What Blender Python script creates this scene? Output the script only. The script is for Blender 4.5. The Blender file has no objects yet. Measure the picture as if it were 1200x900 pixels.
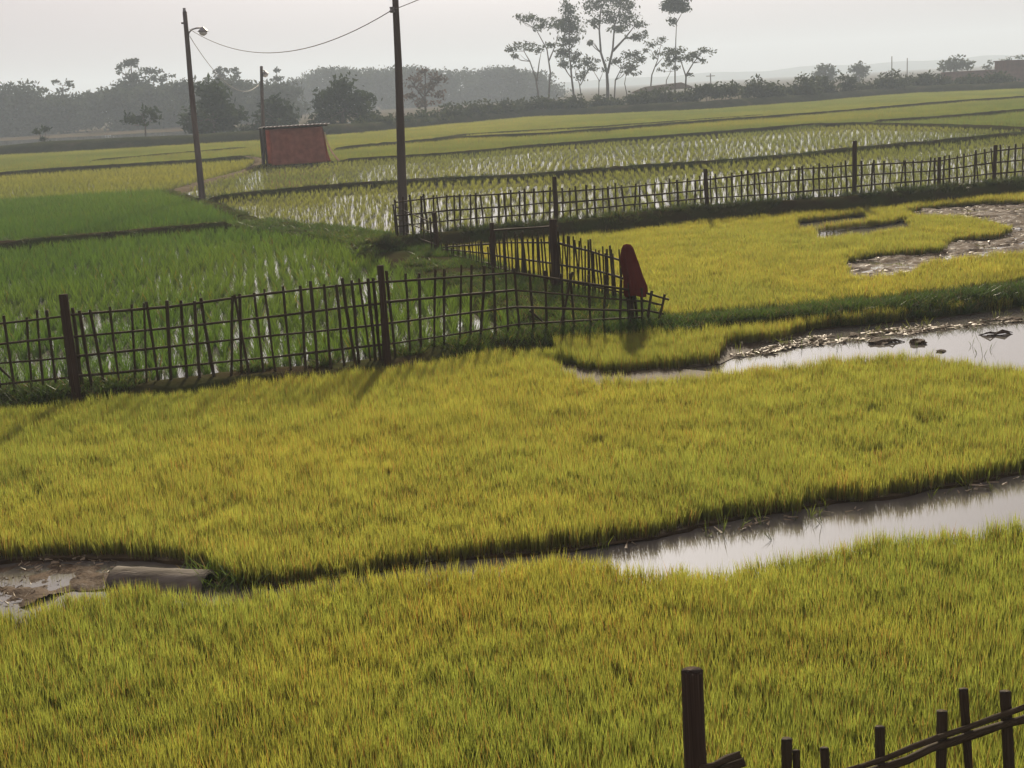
import bpy, bmesh, math, random
import numpy as np
from mathutils import Vector, Matrix, Euler

random.seed(7)
rng = np.random.default_rng(7)
sc = bpy.context.scene
col = sc.collection
R = math.radians

# ------------------------------------------------------------------ camera
CAM_H, FPX, PITCH, ROLL = 3.7, 1600.0, 12.2, -3.15
cam_d = bpy.data.cameras.new('camera')
cam_d.sensor_width = 36.0
cam_d.lens = 36.0 * FPX / 1200.0
cam_d.clip_end = 8000
cam = bpy.data.objects.new('camera', cam_d)
col.objects.link(cam)
CM = Matrix.Rotation(R(90 - PITCH), 3, 'X') @ Matrix.Rotation(R(ROLL), 3, 'Z')
cam.matrix_world = Matrix.Translation((0, 0, CAM_H)) @ CM.to_4x4()
sc.camera = cam

# ------------------------------------------------------------------ sky and sun
SUN_EL, SUN_AZ = 27.0, 5.0            # ahead of the camera, a little to the right
w = bpy.data.worlds.new('World')
sc.world = w
w.use_nodes = True
nt = w.node_tree
nt.nodes.clear()
wo = nt.nodes.new('ShaderNodeOutputWorld')
bg = nt.nodes.new('ShaderNodeBackground')
sky = nt.nodes.new('ShaderNodeTexSky')
sky.sky_type = 'NISHITA'
sky.sun_disc = False
sky.sun_elevation = R(SUN_EL)
sky.sun_rotation = R(SUN_AZ)
sky.air_density = 1.0
sky.dust_density = 7.5
sky.ozone_density = 1.0
hs = nt.nodes.new('ShaderNodeHueSaturation')
hs.inputs['Saturation'].default_value = 0.22
nt.links.new(sky.outputs[0], hs.inputs['Color'])
veil = nt.nodes.new('ShaderNodeMix')          # thick even haze in the sky itself
veil.data_type = 'RGBA'
veil.inputs['Factor'].default_value = 0.58
veil.inputs[7].default_value = (7.5, 5.85, 6.2, 1)
nt.links.new(hs.outputs[0], veil.inputs[6])
nt.links.new(veil.outputs[2], bg.inputs['Color'])
bg.inputs['Strength'].default_value = 0.05
nt.links.new(bg.outputs[0], wo.inputs['Surface'])

sl = bpy.data.lights.new('sun', 'SUN')
sl.energy = 4.6
sl.angle = R(2.8)
sl.color = (1.0, 0.86, 0.66)
sun = bpy.data.objects.new('sun', sl)
col.objects.link(sun)
sun.rotation_euler = (R(-(90 - SUN_EL)), 0, R(-SUN_AZ))
sun.location = (0, 0, 60)

vs = sc.view_settings
vs.view_transform = 'Standard'
vs.look = 'None'
vs.exposure = 0.75
vs.gamma = 1.0
vs.use_curve_mapping = False
cy = sc.cycles
cy.max_bounces = 4
cy.diffuse_bounces = 2
cy.glossy_bounces = 2
cy.transmission_bounces = 4
cy.volume_bounces = 1
cy.transparent_max_bounces = 4
cy.sample_clamp_indirect = 6.0
cy.caustics_reflective = False
cy.caustics_refractive = False

# ------------------------------------------------------------------ pixel helpers (photo pixels, 1200 x 900)
def ray(px, py):
    return CM @ Vector(((px - 600) / FPX, -(py - 450) / FPX, -1.0))

def G(px, py, z=0.0):
    d = ray(px, py)
    t = (z - CAM_H) / d.z
    return Vector((d.x * t, d.y * t, z))

def at(px, py, Y):
    d = ray(px, py)
    t = Y / d.y
    return Vector((d.x * t, Y, CAM_H + d.z * t))

def proj(p):
    q = CM.transposed() @ (Vector(p) - Vector((0, 0, CAM_H)))
    return 600 + FPX * q.x / -q.z, 450 - FPX * q.y / -q.z

def lerp_line(pts, x):
    xs = [p[0] for p in pts]
    return float(np.interp(x, xs, [p[1] for p in pts]))

def poly(pts, z=0.0):
    out = []
    for p in pts:
        g = G(p[0], p[1], p[2] if len(p) > 2 else z)
        out.append((g.x, g.y))
    return np.array(out)

def inside(P, pg):
    x, y = P[:, 0], P[:, 1]
    r = np.zeros(len(P), bool)
    n = len(pg)
    j = n - 1
    for i in range(n):
        xi, yi = pg[i]
        xj, yj = pg[j]
        c = (yi > y) != (yj > y)
        with np.errstate(divide='ignore', invalid='ignore'):
            xx = (xj - xi) * (y - yi) / (yj - yi) + xi
        r ^= c & (x < xx)
        j = i
    return r

def dist_line(P, ln):
    d = np.full(len(P), 1e9)
    for a, b in zip(ln[:-1], ln[1:]):
        ab = b - a
        t = np.clip(((P - a) @ ab) / (ab @ ab), 0, 1)
        q = a + t[:, None] * ab
        d = np.minimum(d, np.hypot(*(P - q).T))
    return d

_tab = np.random.default_rng(3).random((256, 256))
def vnoise(P, s):
    X = P[:, 0] / s + 57.3
    Y = P[:, 1] / s + 91.7
    xi, yi = np.floor(X).astype(int), np.floor(Y).astype(int)
    fx, fy = X - xi, Y - yi
    fx = fx * fx * (3 - 2 * fx)
    fy = fy * fy * (3 - 2 * fy)
    T = lambda a, b: _tab[a % 256, b % 256]
    return (T(xi, yi) * (1 - fx) + T(xi + 1, yi) * fx) * (1 - fy) + (T(xi, yi + 1) * (1 - fx) + T(xi + 1, yi + 1) * fx) * fy

def fnoise(P, s, o=3):
    r = np.zeros(len(P))
    a, t = 1.0, 0
    for k in range(o):
        r += a * vnoise(P + 13.1 * k, s / 2 ** k)
        t += a
        a *= 0.55
    return r / t

# ------------------------------------------------------------------ materials
def newmat(name):
    m = bpy.data.materials.new(name)
    m.use_nodes = True
    n = m.node_tree
    n.nodes.clear()
    o = n.nodes.new('ShaderNodeOutputMaterial')
    return m, n, o

def N(n, t, **kw):
    x = n.nodes.new(t)
    for k, v in kw.items():
        setattr(x, k, v)
    return x

def ramp(n, stops, src):
    r = N(n, 'ShaderNodeValToRGB')
    e = r.color_ramp.elements
    while len(e) < len(stops):
        e.new(0.5)
    for q, (p, c) in zip(e, stops):
        q.position = p
        q.color = (*c, 1)
    n.links.new(src, r.inputs[0])
    return r.outputs[0]

def mat_noise(name, stops, scale=4.0, rough=0.85, bump=0.4, bscale=None, spec=0.3, stretch=(1, 1, 1), detail=6, bdist=0.02, coords='Object'):
    m, n, o = newmat(name)
    tc = N(n, 'ShaderNodeTexCoord')
    mp = N(n, 'ShaderNodeMapping')
    mp.inputs['Scale'].default_value = stretch
    n.links.new(tc.outputs[coords], mp.inputs[0])
    nz = N(n, 'ShaderNodeTexNoise')
    nz.inputs['Scale'].default_value = scale
    nz.inputs['Detail'].default_value = detail
    n.links.new(mp.outputs[0], nz.inputs['Vector'])
    b = N(n, 'ShaderNodeBsdfPrincipled')
    b.inputs['Roughness'].default_value = rough
    b.inputs['Specular IOR Level'].default_value = spec
    n.links.new(ramp(n, stops, nz.outputs[0]), b.inputs['Base Color'])
    if bump:
        n2 = N(n, 'ShaderNodeTexNoise')
        n2.inputs['Scale'].default_value = bscale or scale * 3
        n2.inputs['Detail'].default_value = 5
        n.links.new(mp.outputs[0], n2.inputs['Vector'])
        bp = N(n, 'ShaderNodeBump')
        bp.inputs['Strength'].default_value = bump
        bp.inputs['Distance'].default_value = bdist
        n.links.new(n2.outputs[0], bp.inputs['Height'])
        n.links.new(bp.outputs[0], b.inputs['Normal'])
    n.links.new(b.outputs[0], o.inputs[0])
    return m

def mat_blade(name, low, high, dry=(0.16, 0.09, 0.03), trans=0.55, dry_at=0.93, gloss=0.04, boost=1.0):
    """thin leaf: own colour from stem to tip, dried blades here and there, light passes through"""
    m, n, o = newmat(name)
    ah = N(n, 'ShaderNodeAttribute', attribute_name='h')
    ar = N(n, 'ShaderNodeAttribute', attribute_name='r')
    at_ = N(n, 'ShaderNodeAttribute', attribute_name='tint', attribute_type='INSTANCER')
    c = ramp(n, [(0.0, low), (0.75, high)], ah.outputs['Fac'])
    mx = N(n, 'ShaderNodeMix', data_type='RGBA')
    cmp_ = N(n, 'ShaderNodeMath', operation='GREATER_THAN')
    cmp_.inputs[1].default_value = dry_at
    n.links.new(ar.outputs['Fac'], cmp_.inputs[0])
    n.links.new(cmp_.outputs[0], mx.inputs['Factor'])
    n.links.new(c, mx.inputs[6])
    mx.inputs[7].default_value = (*dry, 1)
    mu = N(n, 'ShaderNodeMix', data_type='RGBA', blend_type='MULTIPLY')
    mu.inputs['Factor'].default_value = 1
    n.links.new(mx.outputs[2], mu.inputs[6])
    n.links.new(at_.outputs['Color'], mu.inputs[7])
    d = N(n, 'ShaderNodeBsdfDiffuse')
    t = N(n, 'ShaderNodeBsdfTranslucent')
    n.links.new(mu.outputs[2], d.inputs[0])
    ml = N(n, 'ShaderNodeMix', data_type='RGBA', blend_type='MULTIPLY')
    ml.inputs['Factor'].default_value = 1
    n.links.new(mu.outputs[2], ml.inputs[6])
    ml.inputs[7].default_value = (1.42 * boost, 1.42 * boost, 0.95 * boost, 1)
    n.links.new(ml.outputs[2], t.inputs[0])
    ms = N(n, 'ShaderNodeMixShader')
    tm = N(n, 'ShaderNodeMapRange')            # thick sheathed stem below, thin leaf above
    tm.inputs[1].default_value = 0.15
    tm.inputs[2].default_value = 0.75
    tm.inputs[3].default_value = trans * 0.15
    tm.inputs[4].default_value = trans * 1.15
    n.links.new(ah.outputs['Fac'], tm.inputs[0])
    n.links.new(tm.outputs[0], ms.inputs[0])
    n.links.new(d.outputs[0], ms.inputs[1])
    n.links.new(t.outputs[0], ms.inputs[2])
    g = N(n, 'ShaderNodeBsdfGlossy')
    g.inputs['Roughness'].default_value = 0.4
    m2 = N(n, 'ShaderNodeMixShader')
    m2.inputs[0].default_value = gloss
    n.links.new(ms.outputs[0], m2.inputs[1])
    n.links.new(g.outputs[0], m2.inputs[2])
    n.links.new(m2.outputs[0], o.inputs[0])
    return m

def mat_leaf(name, c0, c1, trans=0.35):
    m, n, o = newmat(name)
    ar = N(n, 'ShaderNodeAttribute', attribute_name='r')
    c = ramp(n, [(0, c0), (1, c1)], ar.outputs['Fac'])
    d = N(n, 'ShaderNodeBsdfDiffuse')
    t = N(n, 'ShaderNodeBsdfTranslucent')
    n.links.new(c, d.inputs[0])
    n.links.new(c, t.inputs[0])
    ms = N(n, 'ShaderNodeMixShader')
    ms.inputs[0].default_value = trans
    n.links.new(d.outputs[0], ms.inputs[1])
    n.links.new(t.outputs[0], ms.inputs[2])
    n.links.new(ms.outputs[0], o.inputs[0])
    return m

M = {}
M['ground'] = mat_noise('dry_field_earth', spec=0.0, stops= [(0.3, (0.06, 0.048, 0.032)), (0.5, (0.09, 0.072, 0.046)), (0.7, (0.06, 0.066, 0.03))], scale=0.08, rough=0.95, bump=0.3, bscale=2.0)
M['soil'] = mat_noise('wet_bed_soil', [(0.3, (0.035, 0.026, 0.016)), (0.7, (0.07, 0.052, 0.03))], 6, 0.8, 0.5, spec=0.1)
M['bund'] = mat_noise('grown_bund_earth', [(0.3, (0.035, 0.027, 0.017)), (0.5, (0.04, 0.04, 0.018)), (0.7, (0.034, 0.046, 0.016))], 1.3, 0.95, 0.8, 9, 0.0)
M['path'] = mat_noise('trodden_path_earth', [(0.3, (0.09, 0.075, 0.05)), (0.7, (0.15, 0.125, 0.09))], 1.0, 0.95, 0.4, 6, 0.0)
M['dike'] = mat_noise('dike_grass_earth', [(0.3, (0.03, 0.036, 0.018)), (0.55, (0.045, 0.05, 0.024)), (0.72, (0.07, 0.062, 0.038))], 0.5, 0.95, 0.8, 3, 0.0, bdist=0.2)
M['hill'] = mat_noise('far_hill_forest', [(0.3, (0.03, 0.045, 0.03)), (0.7, (0.05, 0.06, 0.035))], 0.01, 1.0, 0, spec=0.0)
M['bamboo'] = mat_noise('weathered_bamboo', [(0.3, (0.03, 0.023, 0.014)), (0.55, (0.06, 0.047, 0.029)), (0.72, (0.12, 0.097, 0.062))], 14, 0.85, 0.3, 60, 0.12, stretch=(1, 1, 0.15), bdist=0.003)
M['post'] = mat_noise('dark_wood_post', [(0.3, (0.035, 0.024, 0.017)), (0.6, (0.07, 0.05, 0.036)), (0.8, (0.11, 0.085, 0.062))], 9, 0.9, 0.5, 40, 0.1, stretch=(1, 1, 0.12), bdist=0.006)
M['polew'] = mat_noise('pole_wood', [(0.3, (0.07, 0.06, 0.053)), (0.7, (0.15, 0.13, 0.115))], 3, 0.9, 0.3, 20, 0.1, stretch=(1, 1, 0.1), bdist=0.01)
M['metal'] = mat_noise('grey_metal', [(0.3, (0.18, 0.18, 0.18)), (0.7, (0.28, 0.28, 0.27))], 6, 0.5, 0.0, spec=0.5)
M['wire'] = mat_noise('grey_wire', [(0.3, (0.16, 0.15, 0.14)), (0.7, (0.2, 0.19, 0.18))], 2, 0.6, 0)
M['glass'] = mat_noise('lamp_glass', [(0.3, (0.7, 0.7, 0.68)), (0.7, (0.8, 0.8, 0.78))], 3, 0.2, 0, spec=0.5)
M['concrete'] = mat_noise('old_grey_pipe', [(0.3, (0.07, 0.06, 0.045)), (0.55, (0.15, 0.135, 0.11)), (0.75, (0.22, 0.2, 0.17))], 5, 0.9, 0.8, 30, 0.1, stretch=(0.5, 2, 2), bdist=0.012)
M['bark'] = mat_noise('tree_bark', [(0.3, (0.05, 0.042, 0.035)), (0.7, (0.12, 0.10, 0.085))], 1.5, 0.95, 0.4, 8, 0.0, bdist=0.05)
M['brick'] = mat_noise('red_brick', [(0.3, (0.10, 0.05, 0.035)), (0.7, (0.16, 0.08, 0.06))], 1.5, 0.95, 0.4, 10, 0.0)
M['thatch'] = mat_noise('grey_thatch', [(0.3, (0.06, 0.05, 0.04)), (0.7, (0.12, 0.10, 0.08))], 3, 1.0, 0.5, 20, 0.0)
M['roof'] = mat_noise('zinc_roof', [(0.3, (0.45, 0.44, 0.42)), (0.7, (0.62, 0.6, 0.57))], 2, 0.45, 0)
M['litter'] = mat_noise('floating_straw', [(0.3, (0.12, 0.09, 0.05)), (0.55, (0.3, 0.25, 0.17)), (0.75, (0.45, 0.4, 0.3))], 5, 0.6, 0)

def mat_mud():
    m, n, o = newmat('wet_mud')
    tc = N(n, 'ShaderNodeTexCoord')
    nz = N(n, 'ShaderNodeTexNoise')
    nz.inputs['Scale'].default_value = 7
    nz.inputs['Detail'].default_value = 8
    n.links.new(tc.outputs['Object'], nz.inputs['Vector'])
    b = N(n, 'ShaderNodeBsdfPrincipled')
    n.links.new(ramp(n, [(0.3, (0.05, 0.037, 0.025)), (0.7, (0.12, 0.092, 0.065))], nz.outputs[0]), b.inputs['Base Color'])
    mr = N(n, 'ShaderNodeMapRange')
    mr.inputs[1].default_value = 0.35
    mr.inputs[2].default_value = 0.65
    mr.inputs[3].default_value = 0.5
    mr.inputs[4].default_value = 0.95
    b.inputs['Specular IOR Level'].default_value = 0.03
    n.links.new(nz.outputs[0], mr.inputs[0])
    n.links.new(mr.outputs[0], b.inputs['Roughness'])
    n2 = N(n, 'ShaderNodeTexNoise')
    n2.inputs['Scale'].default_value = 30
    n2.inputs['Detail'].default_value = 6
    n.links.new(tc.outputs['Object'], n2.inputs['Vector'])
    bp = N(n, 'ShaderNodeBump')
    bp.inputs['Strength'].default_value = 0.7
    bp.inputs['Distance'].default_value = 0.02
    n.links.new(n2.outputs[0], bp.inputs['Height'])
    n.links.new(bp.outputs[0], b.inputs['Normal'])
    n.links.new(b.outputs[0], o.inputs[0])
    return m
M['mud'] = mat_mud()

def mat_water():
    m, n, o = newmat('muddy_water')
    tc = N(n, 'ShaderNodeTexCoord')
    nz = N(n, 'ShaderNodeTexNoise')
    nz.inputs['Scale'].default_value = 9
    nz.inputs['Detail'].default_value = 3
    n.links.new(tc.outputs['Object'], nz.inputs['Vector'])
    bp = N(n, 'ShaderNodeBump')
    bp.inputs['Strength'].default_value = 0.02
    bp.inputs['Distance'].default_value = 0.02
    n.links.new(nz.outputs[0], bp.inputs['Height'])
    b = N(n, 'ShaderNodeBsdfPrincipled')
    b.inputs['Base Color'].default_value = (0.115, 0.108, 0.095, 1)
    b.inputs['Roughness'].default_value = 0.025
    b.inputs['IOR'].default_value = 1.5
    n.links.new(bp.outputs[0], b.inputs['Normal'])
    n.links.new(b.outputs[0], o.inputs[0])
    return m
M['water'] = mat_water()

def mat_cloth(name, c, trans):
    m, n, o = newmat(name)
    tc = N(n, 'ShaderNodeTexCoord')
    nz = N(n, 'ShaderNodeTexNoise')
    nz.inputs['Scale'].default_value = 3
    nz.inputs['Detail'].default_value = 6
    n.links.new(tc.outputs['Object'], nz.inputs['Vector'])
    cc = ramp(n, [(0.3, tuple(v * 0.8 for v in c)), (0.7, tuple(min(1, v * 1.15) for v in c))], nz.outputs[0])
    d = N(n, 'ShaderNodeBsdfDiffuse')
    t = N(n, 'ShaderNodeBsdfTranslucent')
    n.links.new(cc, d.inputs[0])
    n.links.new(cc, t.inputs[0])
    ms = N(n, 'ShaderNodeMixShader')
    ms.inputs[0].default_value = trans
    n.links.new(d.outputs[0], ms.inputs[1])
    n.links.new(t.outputs[0], ms.inputs[2])
    n.links.new(ms.outputs[0], o.inputs[0])
    return m
M['tarp'] = mat_cloth('red_brown_tarp', (0.44, 0.18, 0.125), 0.42)
M['tarp2'] = mat_cloth('pale_tarp_edge', (0.6, 0.45, 0.38), 0.3)
M['redcloth'] = mat_cloth('red_cloth', (0.12, 0.033, 0.026), 0.2)

# rice and grass blades
M['seedling'] = mat_blade('rice_seedling', (0.10, 0.12, 0.028), (0.194, 0.21, 0.05), dry=(0.21, 0.13, 0.045), trans=0.6, dry_at=0.87)
M['paddy'] = mat_blade('paddy_rice', (0.05, 0.075, 0.024), (0.078, 0.115, 0.03), trans=0.5, dry_at=0.97)
M['weed'] = mat_blade('bund_grass', (0.04, 0.06, 0.018), (0.06, 0.10, 0.022), dry=(0.13, 0.10, 0.05), trans=0.4, dry_at=0.85)

# ------------------------------------------------------------------ object helpers
def link(name, me, mat=None, parent=None):
    o = bpy.data.objects.new(name, me)
    col.objects.link(o)
    if mat is not None and me is not None and not me.materials:
        me.materials.append(mat)
    if parent is not None:
        o.parent = parent
    return o

def empty(name, loc):
    o = bpy.data.objects.new(name, None)
    o.empty_display_size = 0.3
    col.objects.link(o)
    o.location = loc
    return o

def tag(o, label, cat, group=None):
    o['label'] = label
    o['category'] = cat
    if group:
        o['group'] = group
    return o

def kind(o, k, label=None):
    o['kind'] = k
    if label:
        o['label'] = label
    return o

def mesh(name, V, F, smooth=False):
    me = bpy.data.meshes.new(name)
    me.from_pydata([tuple(v) for v in V], [], [tuple(f) for f in F])
    me.update()
    if smooth:
        me.polygons.foreach_set('use_smooth', [True] * len(me.polygons))
    return me

def tube(pts, rad, n=8, cap=True):
    """verts, faces of a tapered tube through pts"""
    V, F = [], []
    pts = [Vector(p) for p in pts]
    for i, p in enumerate(pts):
        a = pts[max(i - 1, 0)]
        b = pts[min(i + 1, len(pts) - 1)]
        t = (b - a).normalized()
        u = t.orthogonal().normalized() if abs(t.z) < 0.95 else Vector((1, 0, 0)).cross(t).normalized()
        if i and u.dot(pu) < 0:
            u = -u
        if i:
            u = (pu - t * pu.dot(t)).normalized()
        pu = u
        v = t.cross(u)
        r = rad[i] if hasattr(rad, '__len__') else rad
        for k in range(n):
            an = 2 * math.pi * k / n
            V.append(p + u * (math.cos(an) * r) + v * (math.sin(an) * r))
    for i in range(len(pts) - 1):
        for k in range(n):
            k2 = (k + 1) % n
            F.append((i * n + k, i * n + k2, (i + 1) * n + k2, (i + 1) * n + k))
    if cap:
        F.append(tuple(range(n))[::-1])
        F.append(tuple((len(pts) - 1) * n + k for k in range(n)))
    return V, F

class MB:
    def __init__(s):
        s.V, s.F = [], []
    def add(s, vf):
        o = len(s.V)
        s.V += [tuple(v) for v in vf[0]]
        s.F += [tuple(i + o for i in f) for f in vf[1]]
        return s
    def tube(s, pts, rad, n=8, cap=True):
        return s.add(tube(pts, rad, n, cap))
    def box(s, lo, hi):
        x0, y0, z0 = lo
        x1, y1, z1 = hi
        V = [(x0, y0, z0), (x1, y0, z0), (x1, y1, z0), (x0, y1, z0), (x0, y0, z1), (x1, y0, z1), (x1, y1, z1), (x0, y1, z1)]
        F = [(3, 2, 1, 0), (4, 5, 6, 7), (0, 1, 5, 4), (1, 2, 6, 5), (2, 3, 7, 6), (3, 0, 4, 7)]
        return s.add((V, F))
    def build(s, name, mat, parent=None, smooth=False, origin=(0, 0, 0)):
        V = [(v[0] - origin[0], v[1] - origin[1], v[2] - origin[2]) for v in s.V]
        return link(name, mesh(name, V, s.F, smooth), mat, parent)

# shared stick meshes: unit length along z, radius 1, slightly crooked, with bamboo joints
def stick_mesh(seed, mat, joints=3, crook=0.02, n=6):
    r = random.Random(seed)
    pts, rad = [], []
    for i in range(joints + 1):
        z = i / joints
        pts.append((r.uniform(-1, 1) * crook * 20 if 0 < i < joints else 0, r.uniform(-1, 1) * crook * 20 if 0 < i < joints else 0, z))
        rad.append(1.0 * (1 + r.uniform(-0.12, 0.12)))
    V, F = [], []
    for i, p in enumerate(pts):
        for k in range(n):
            a = 2 * math.pi * k / n
            V.append((p[0] + math.cos(a) * rad[i], p[1] + math.sin(a) * rad[i], p[2]))
    for i in range(joints):
        for k in range(n):
            k2 = (k + 1) % n
            F.append((i * n + k, i * n + k2, (i + 1) * n + k2, (i + 1) * n + k))
    F.append(tuple(range(n))[::-1])
    F.append(tuple(joints * n + k for k in range(n)))
    me = mesh('stick', V, F, True)
    me.materials.append(mat)
    return me
STK = [stick_mesh(i, M['bamboo']) for i in range(7)]
PST = [stick_mesh(50 + i, M['post'], 4, 0.008, 10) for i in range(4)]

def stick(name, parent, p0, p1, r, fam=None, ry=None):
    p0, p1 = Vector(p0), Vector(p1)
    d = p1 - p0
    o = bpy.data.objects.new(name, random.choice(fam or STK))
    col.objects.link(o)
    q = d.to_track_quat('Z', 'Y') @ Euler((0, 0, random.uniform(0, 6.28))).to_quaternion()
    o.parent = parent
    loc = p0 - parent.location if parent else p0
    o.matrix_local = Matrix.LocRotScale(loc, q, Vector((r, ry or r, d.length)))
    return o

# ------------------------------------------------------------------ ground, water, hills
def sheet(name, x0, x1, y0, y1, z, mat, nx=2, ny=2):
    V = [(x0 + (x1 - x0) * i / nx, y0 + (y1 - y0) * j / ny, z) for j in range(ny + 1) for i in range(nx + 1)]
    F = [(j * (nx + 1) + i, j * (nx + 1) + i + 1, (j + 1) * (nx + 1) + i + 1, (j + 1) * (nx + 1) + i) for j in range(ny) for i in range(nx)]
    return link(name, mesh(name, V, F), mat)
kind(sheet('ground', -2600, 2600, -300, 2600, -0.12, M['ground'], 26, 26), 'structure')
kind(sheet('paddy_water', -95, 120, 4.5, 215, 0.0, M['water']), 'structure')

def hills():
    P = []
    xs = np.linspace(-1500, 1800, 160)
    n1 = fnoise(np.c_[xs, xs * 0 + 3], 330, 4)
    top = 3 + 19 * n1 * np.interp(xs, [-1500, 200, 500, 900, 1800], [0.9, 0.8, 0.75, 1.0, 1.1])
    V, F = [], []
    for j, (yy, k) in enumerate(((1700, 0), (1760, 0.45), (1840, 0.85), (1900, 1), (2050, 0.6), (2250, 0))):
        for x, t in zip(xs, top):
            V.append((x, yy + 25 * math.sin(x * 0.004 + j), -1 + t * k * (1 + 0.12 * math.sin(x * 0.05 + j * 2))))
    n = len(xs)
    for j in range(5):
        for i in range(n - 1):
            F.append((j * n + i, j * n + i + 1, (j + 1) * n + i + 1, (j + 1) * n + i))
    kind(link('hills', mesh('hills', V, F, True), M['hill']), 'structure')
hills()

# ------------------------------------------------------------------ bunds (earth ridges between the fields)
BUNDS = []       # world polylines with half width, used to keep rice off them
def resample(pts, step):
    pts = [np.array(p, float) for p in pts]
    out = [pts[0]]
    for a, b in zip(pts[:-1], pts[1:]):
        L = np.linalg.norm(b - a)
        k = max(1, int(round(L / step)))
        for i in range(1, k + 1):
            out.append(a + (b - a) * i / k)
    return np.array(out)

def ridge(name, px, width, height, mat='bund', zpx=0.0, step=0.35, rough=0.06, slope=0.3, keep=0.1):
    ln = np.array([tuple(G(p[0], p[1], p[2] if len(p) > 2 else zpx))[:2] for p in px])
    BUNDS.append((ln, width / 2 + keep))
    c = resample(ln, step)
    wob = (fnoise(c, 2.5, 2) - 0.5) * 0.25 * width
    t = np.gradient(c, axis=0)
    t /= np.linalg.norm(t, axis=1)[:, None] + 1e-9
    nrm = np.c_[-t[:, 1], t[:, 0]]
    h = width / 2
    prof = [(-h - slope, -0.12), (-h - slope * 0.45, height * 0.55), (-h, height * 0.93), (-h * 0.4, height * 1.02), (h * 0.4, height), (h, height * 0.93), (h + slope * 0.45, height * 0.55), (h + slope, -0.12)]
    V, F = [], []
    K = len(prof)
    ends = np.minimum(np.arange(len(c)), np.arange(len(c))[::-1]) * step
    tap = np.clip(ends / 0.9, 0.0, 1.0)
    for i in range(len(c)):
        for k, (o, z) in enumerate(prof):
            p = c[i] + nrm[i] * (o + wob[i])
            q = fnoise(np.array([[p[0] * 1.0 + k, p[1]]]), 0.7, 2)[0] - 0.5
            V.append((p[0], p[1], -0.12 + (z + 0.12) * tap[i] + (q * rough * 2 * tap[i] if z > 0 else 0)))
    for i in range(len(c) - 1):
        for k in range(K - 1):
            F.append((i * K + k, i * K + k + 1, (i + 1) * K + k + 1, (i + 1) * K + k))
    kind(link(name, mesh(name, V, F, True), M[mat]), 'structure')
    return ln

b_mid = ridge('earth_bund', [(-260, 492), (-100, 476), (0, 466), (100, 458), (240, 445), (400, 431), (455, 424), (550, 404), (650, 392), (740, 386), (800, 383), (950, 368), (1080, 356), (1200, 342), (1400, 320)], 0.55, 0.2, zpx=0.15, step=0.2, slope=0.25)
b_back = ridge('earth_bund', [(430, 286), (460, 279), (560, 269), (650, 261), (800, 245), (900, 237), (1000, 230), (1100, 220), (1200, 211), (1400, 195)], 0.6, 0.45, zpx=0.43, step=0.25, rough=0.05, slope=0.45)
b_lane = ridge('earth_bund', [(290, 262), (380, 273), (440, 284), (500, 303), (560, 326), (640, 356), (700, 376)], 1.5, 0.2, zpx=0.15, step=0.25, rough=0.09, slope=0.5)
b_laneb = ridge('earth_bund', [(462, 282), (515, 299), (560, 313), (620, 331), (680, 345), (735, 360), (745, 378)], 0.5, 0.16, zpx=0.15, step=0.2, slope=0.3)
b_g12 = ridge('earth_bund', [(-260, 317), (-100, 300), (0, 290), (100, 280), (200, 271), (300, 262)], 0.4, 0.34, zpx=0.2, step=0.3)
b_diag = ridge('earth_bund', [(195, 226), (245, 240), (300, 262)], 0.4, 0.2, zpx=0.1)
b_r12 = ridge('earth_bund', [(230, 236), (400, 219), (530, 212), (620, 208), (760, 197), (900, 187), (1000, 177), (1100, 168), (1200, 158), (1400, 140)], 0.35, 0.26, zpx=0.1, step=0.4)
b_path = ridge('footpath', [(190, 228), (240, 213), (285, 201), (305, 191), (302, 186), (284, 183)], 0.2, 0.16, 'path', zpx=0.1)
b_2 = ridge('earth_bund', [(385, 192), (520, 184), (640, 173), (730, 166), (830, 159), (950, 149), (1010, 147.5), (1100, 150), (1200, 154), (1400, 160)], 0.35, 0.24, step=0.6)
b_3 = ridge('earth_bund', [(1010, 146), (1100, 141), (1200, 132), (1400, 114)], 0.6, 0.28, step=0.6)
b_4 = ridge('earth_bund', [(388, 178), (460, 171), (540, 164), (640, 160), (800, 147), (950, 136), (1100, 123), (1200, 116), (1400, 98)], 0.5, 0.3, step=0.8)
b_6 = ridge('earth_bund', [(500, 166.5), (548, 159), (700, 151), (900, 136)], 0.35, 0.2, step=0.8)
b_7 = ridge('earth_bund', [(-260, 229), (-100, 215), (0, 208), (60, 203), (150, 198), (230, 192.5), (300, 187)], 0.5, 0.32, step=0.5)
b_8 = ridge('earth_bund', [(100, 191), (180, 184), (300, 174)], 0.4, 0.2, step=0.8)

# irrigation dike that closes the fields
DK = [(-300, 207), (-100, 190), (0, 183), (150, 175), (300, 166), (420, 157), (520, 147), (620, 138), (720, 134), (830, 129), (950, 120), (1060, 110.5), (1200, 105), (1450, 92)]
dike_ln = np.array([tuple(G(p[0], p[1], 0))[:2] for p in DK])
def dike():
    c = resample(dike_ln, 2.0)
    V, F = [], []
    prof = [(0, -0.12), (0.7, 0.5), (1.4, 0.85), (2.4, 1.0), (3.6, 0.95), (5, 0.4), (7, -0.12)]
    for i, p in enumerate(c):
        n = fnoise(np.array([p]), 6, 3)[0]
        for k, (o, z) in enumerate(prof):
            V.append((p[0] + (n - .5) * 1.0, p[1] + o, z * (0.75 + 0.5 * n) if z > 0 else z))
    K = len(prof)
    for i in range(len(c) - 1):
        for k in range(K - 1):
            F.append((i * K + k, i * K + k + 1, (i + 1) * K + k + 1, (i + 1) * K + k))
    kind(link('embankment', mesh('embankment', V, F, True), M['dike']), 'structure')
dike()

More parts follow.
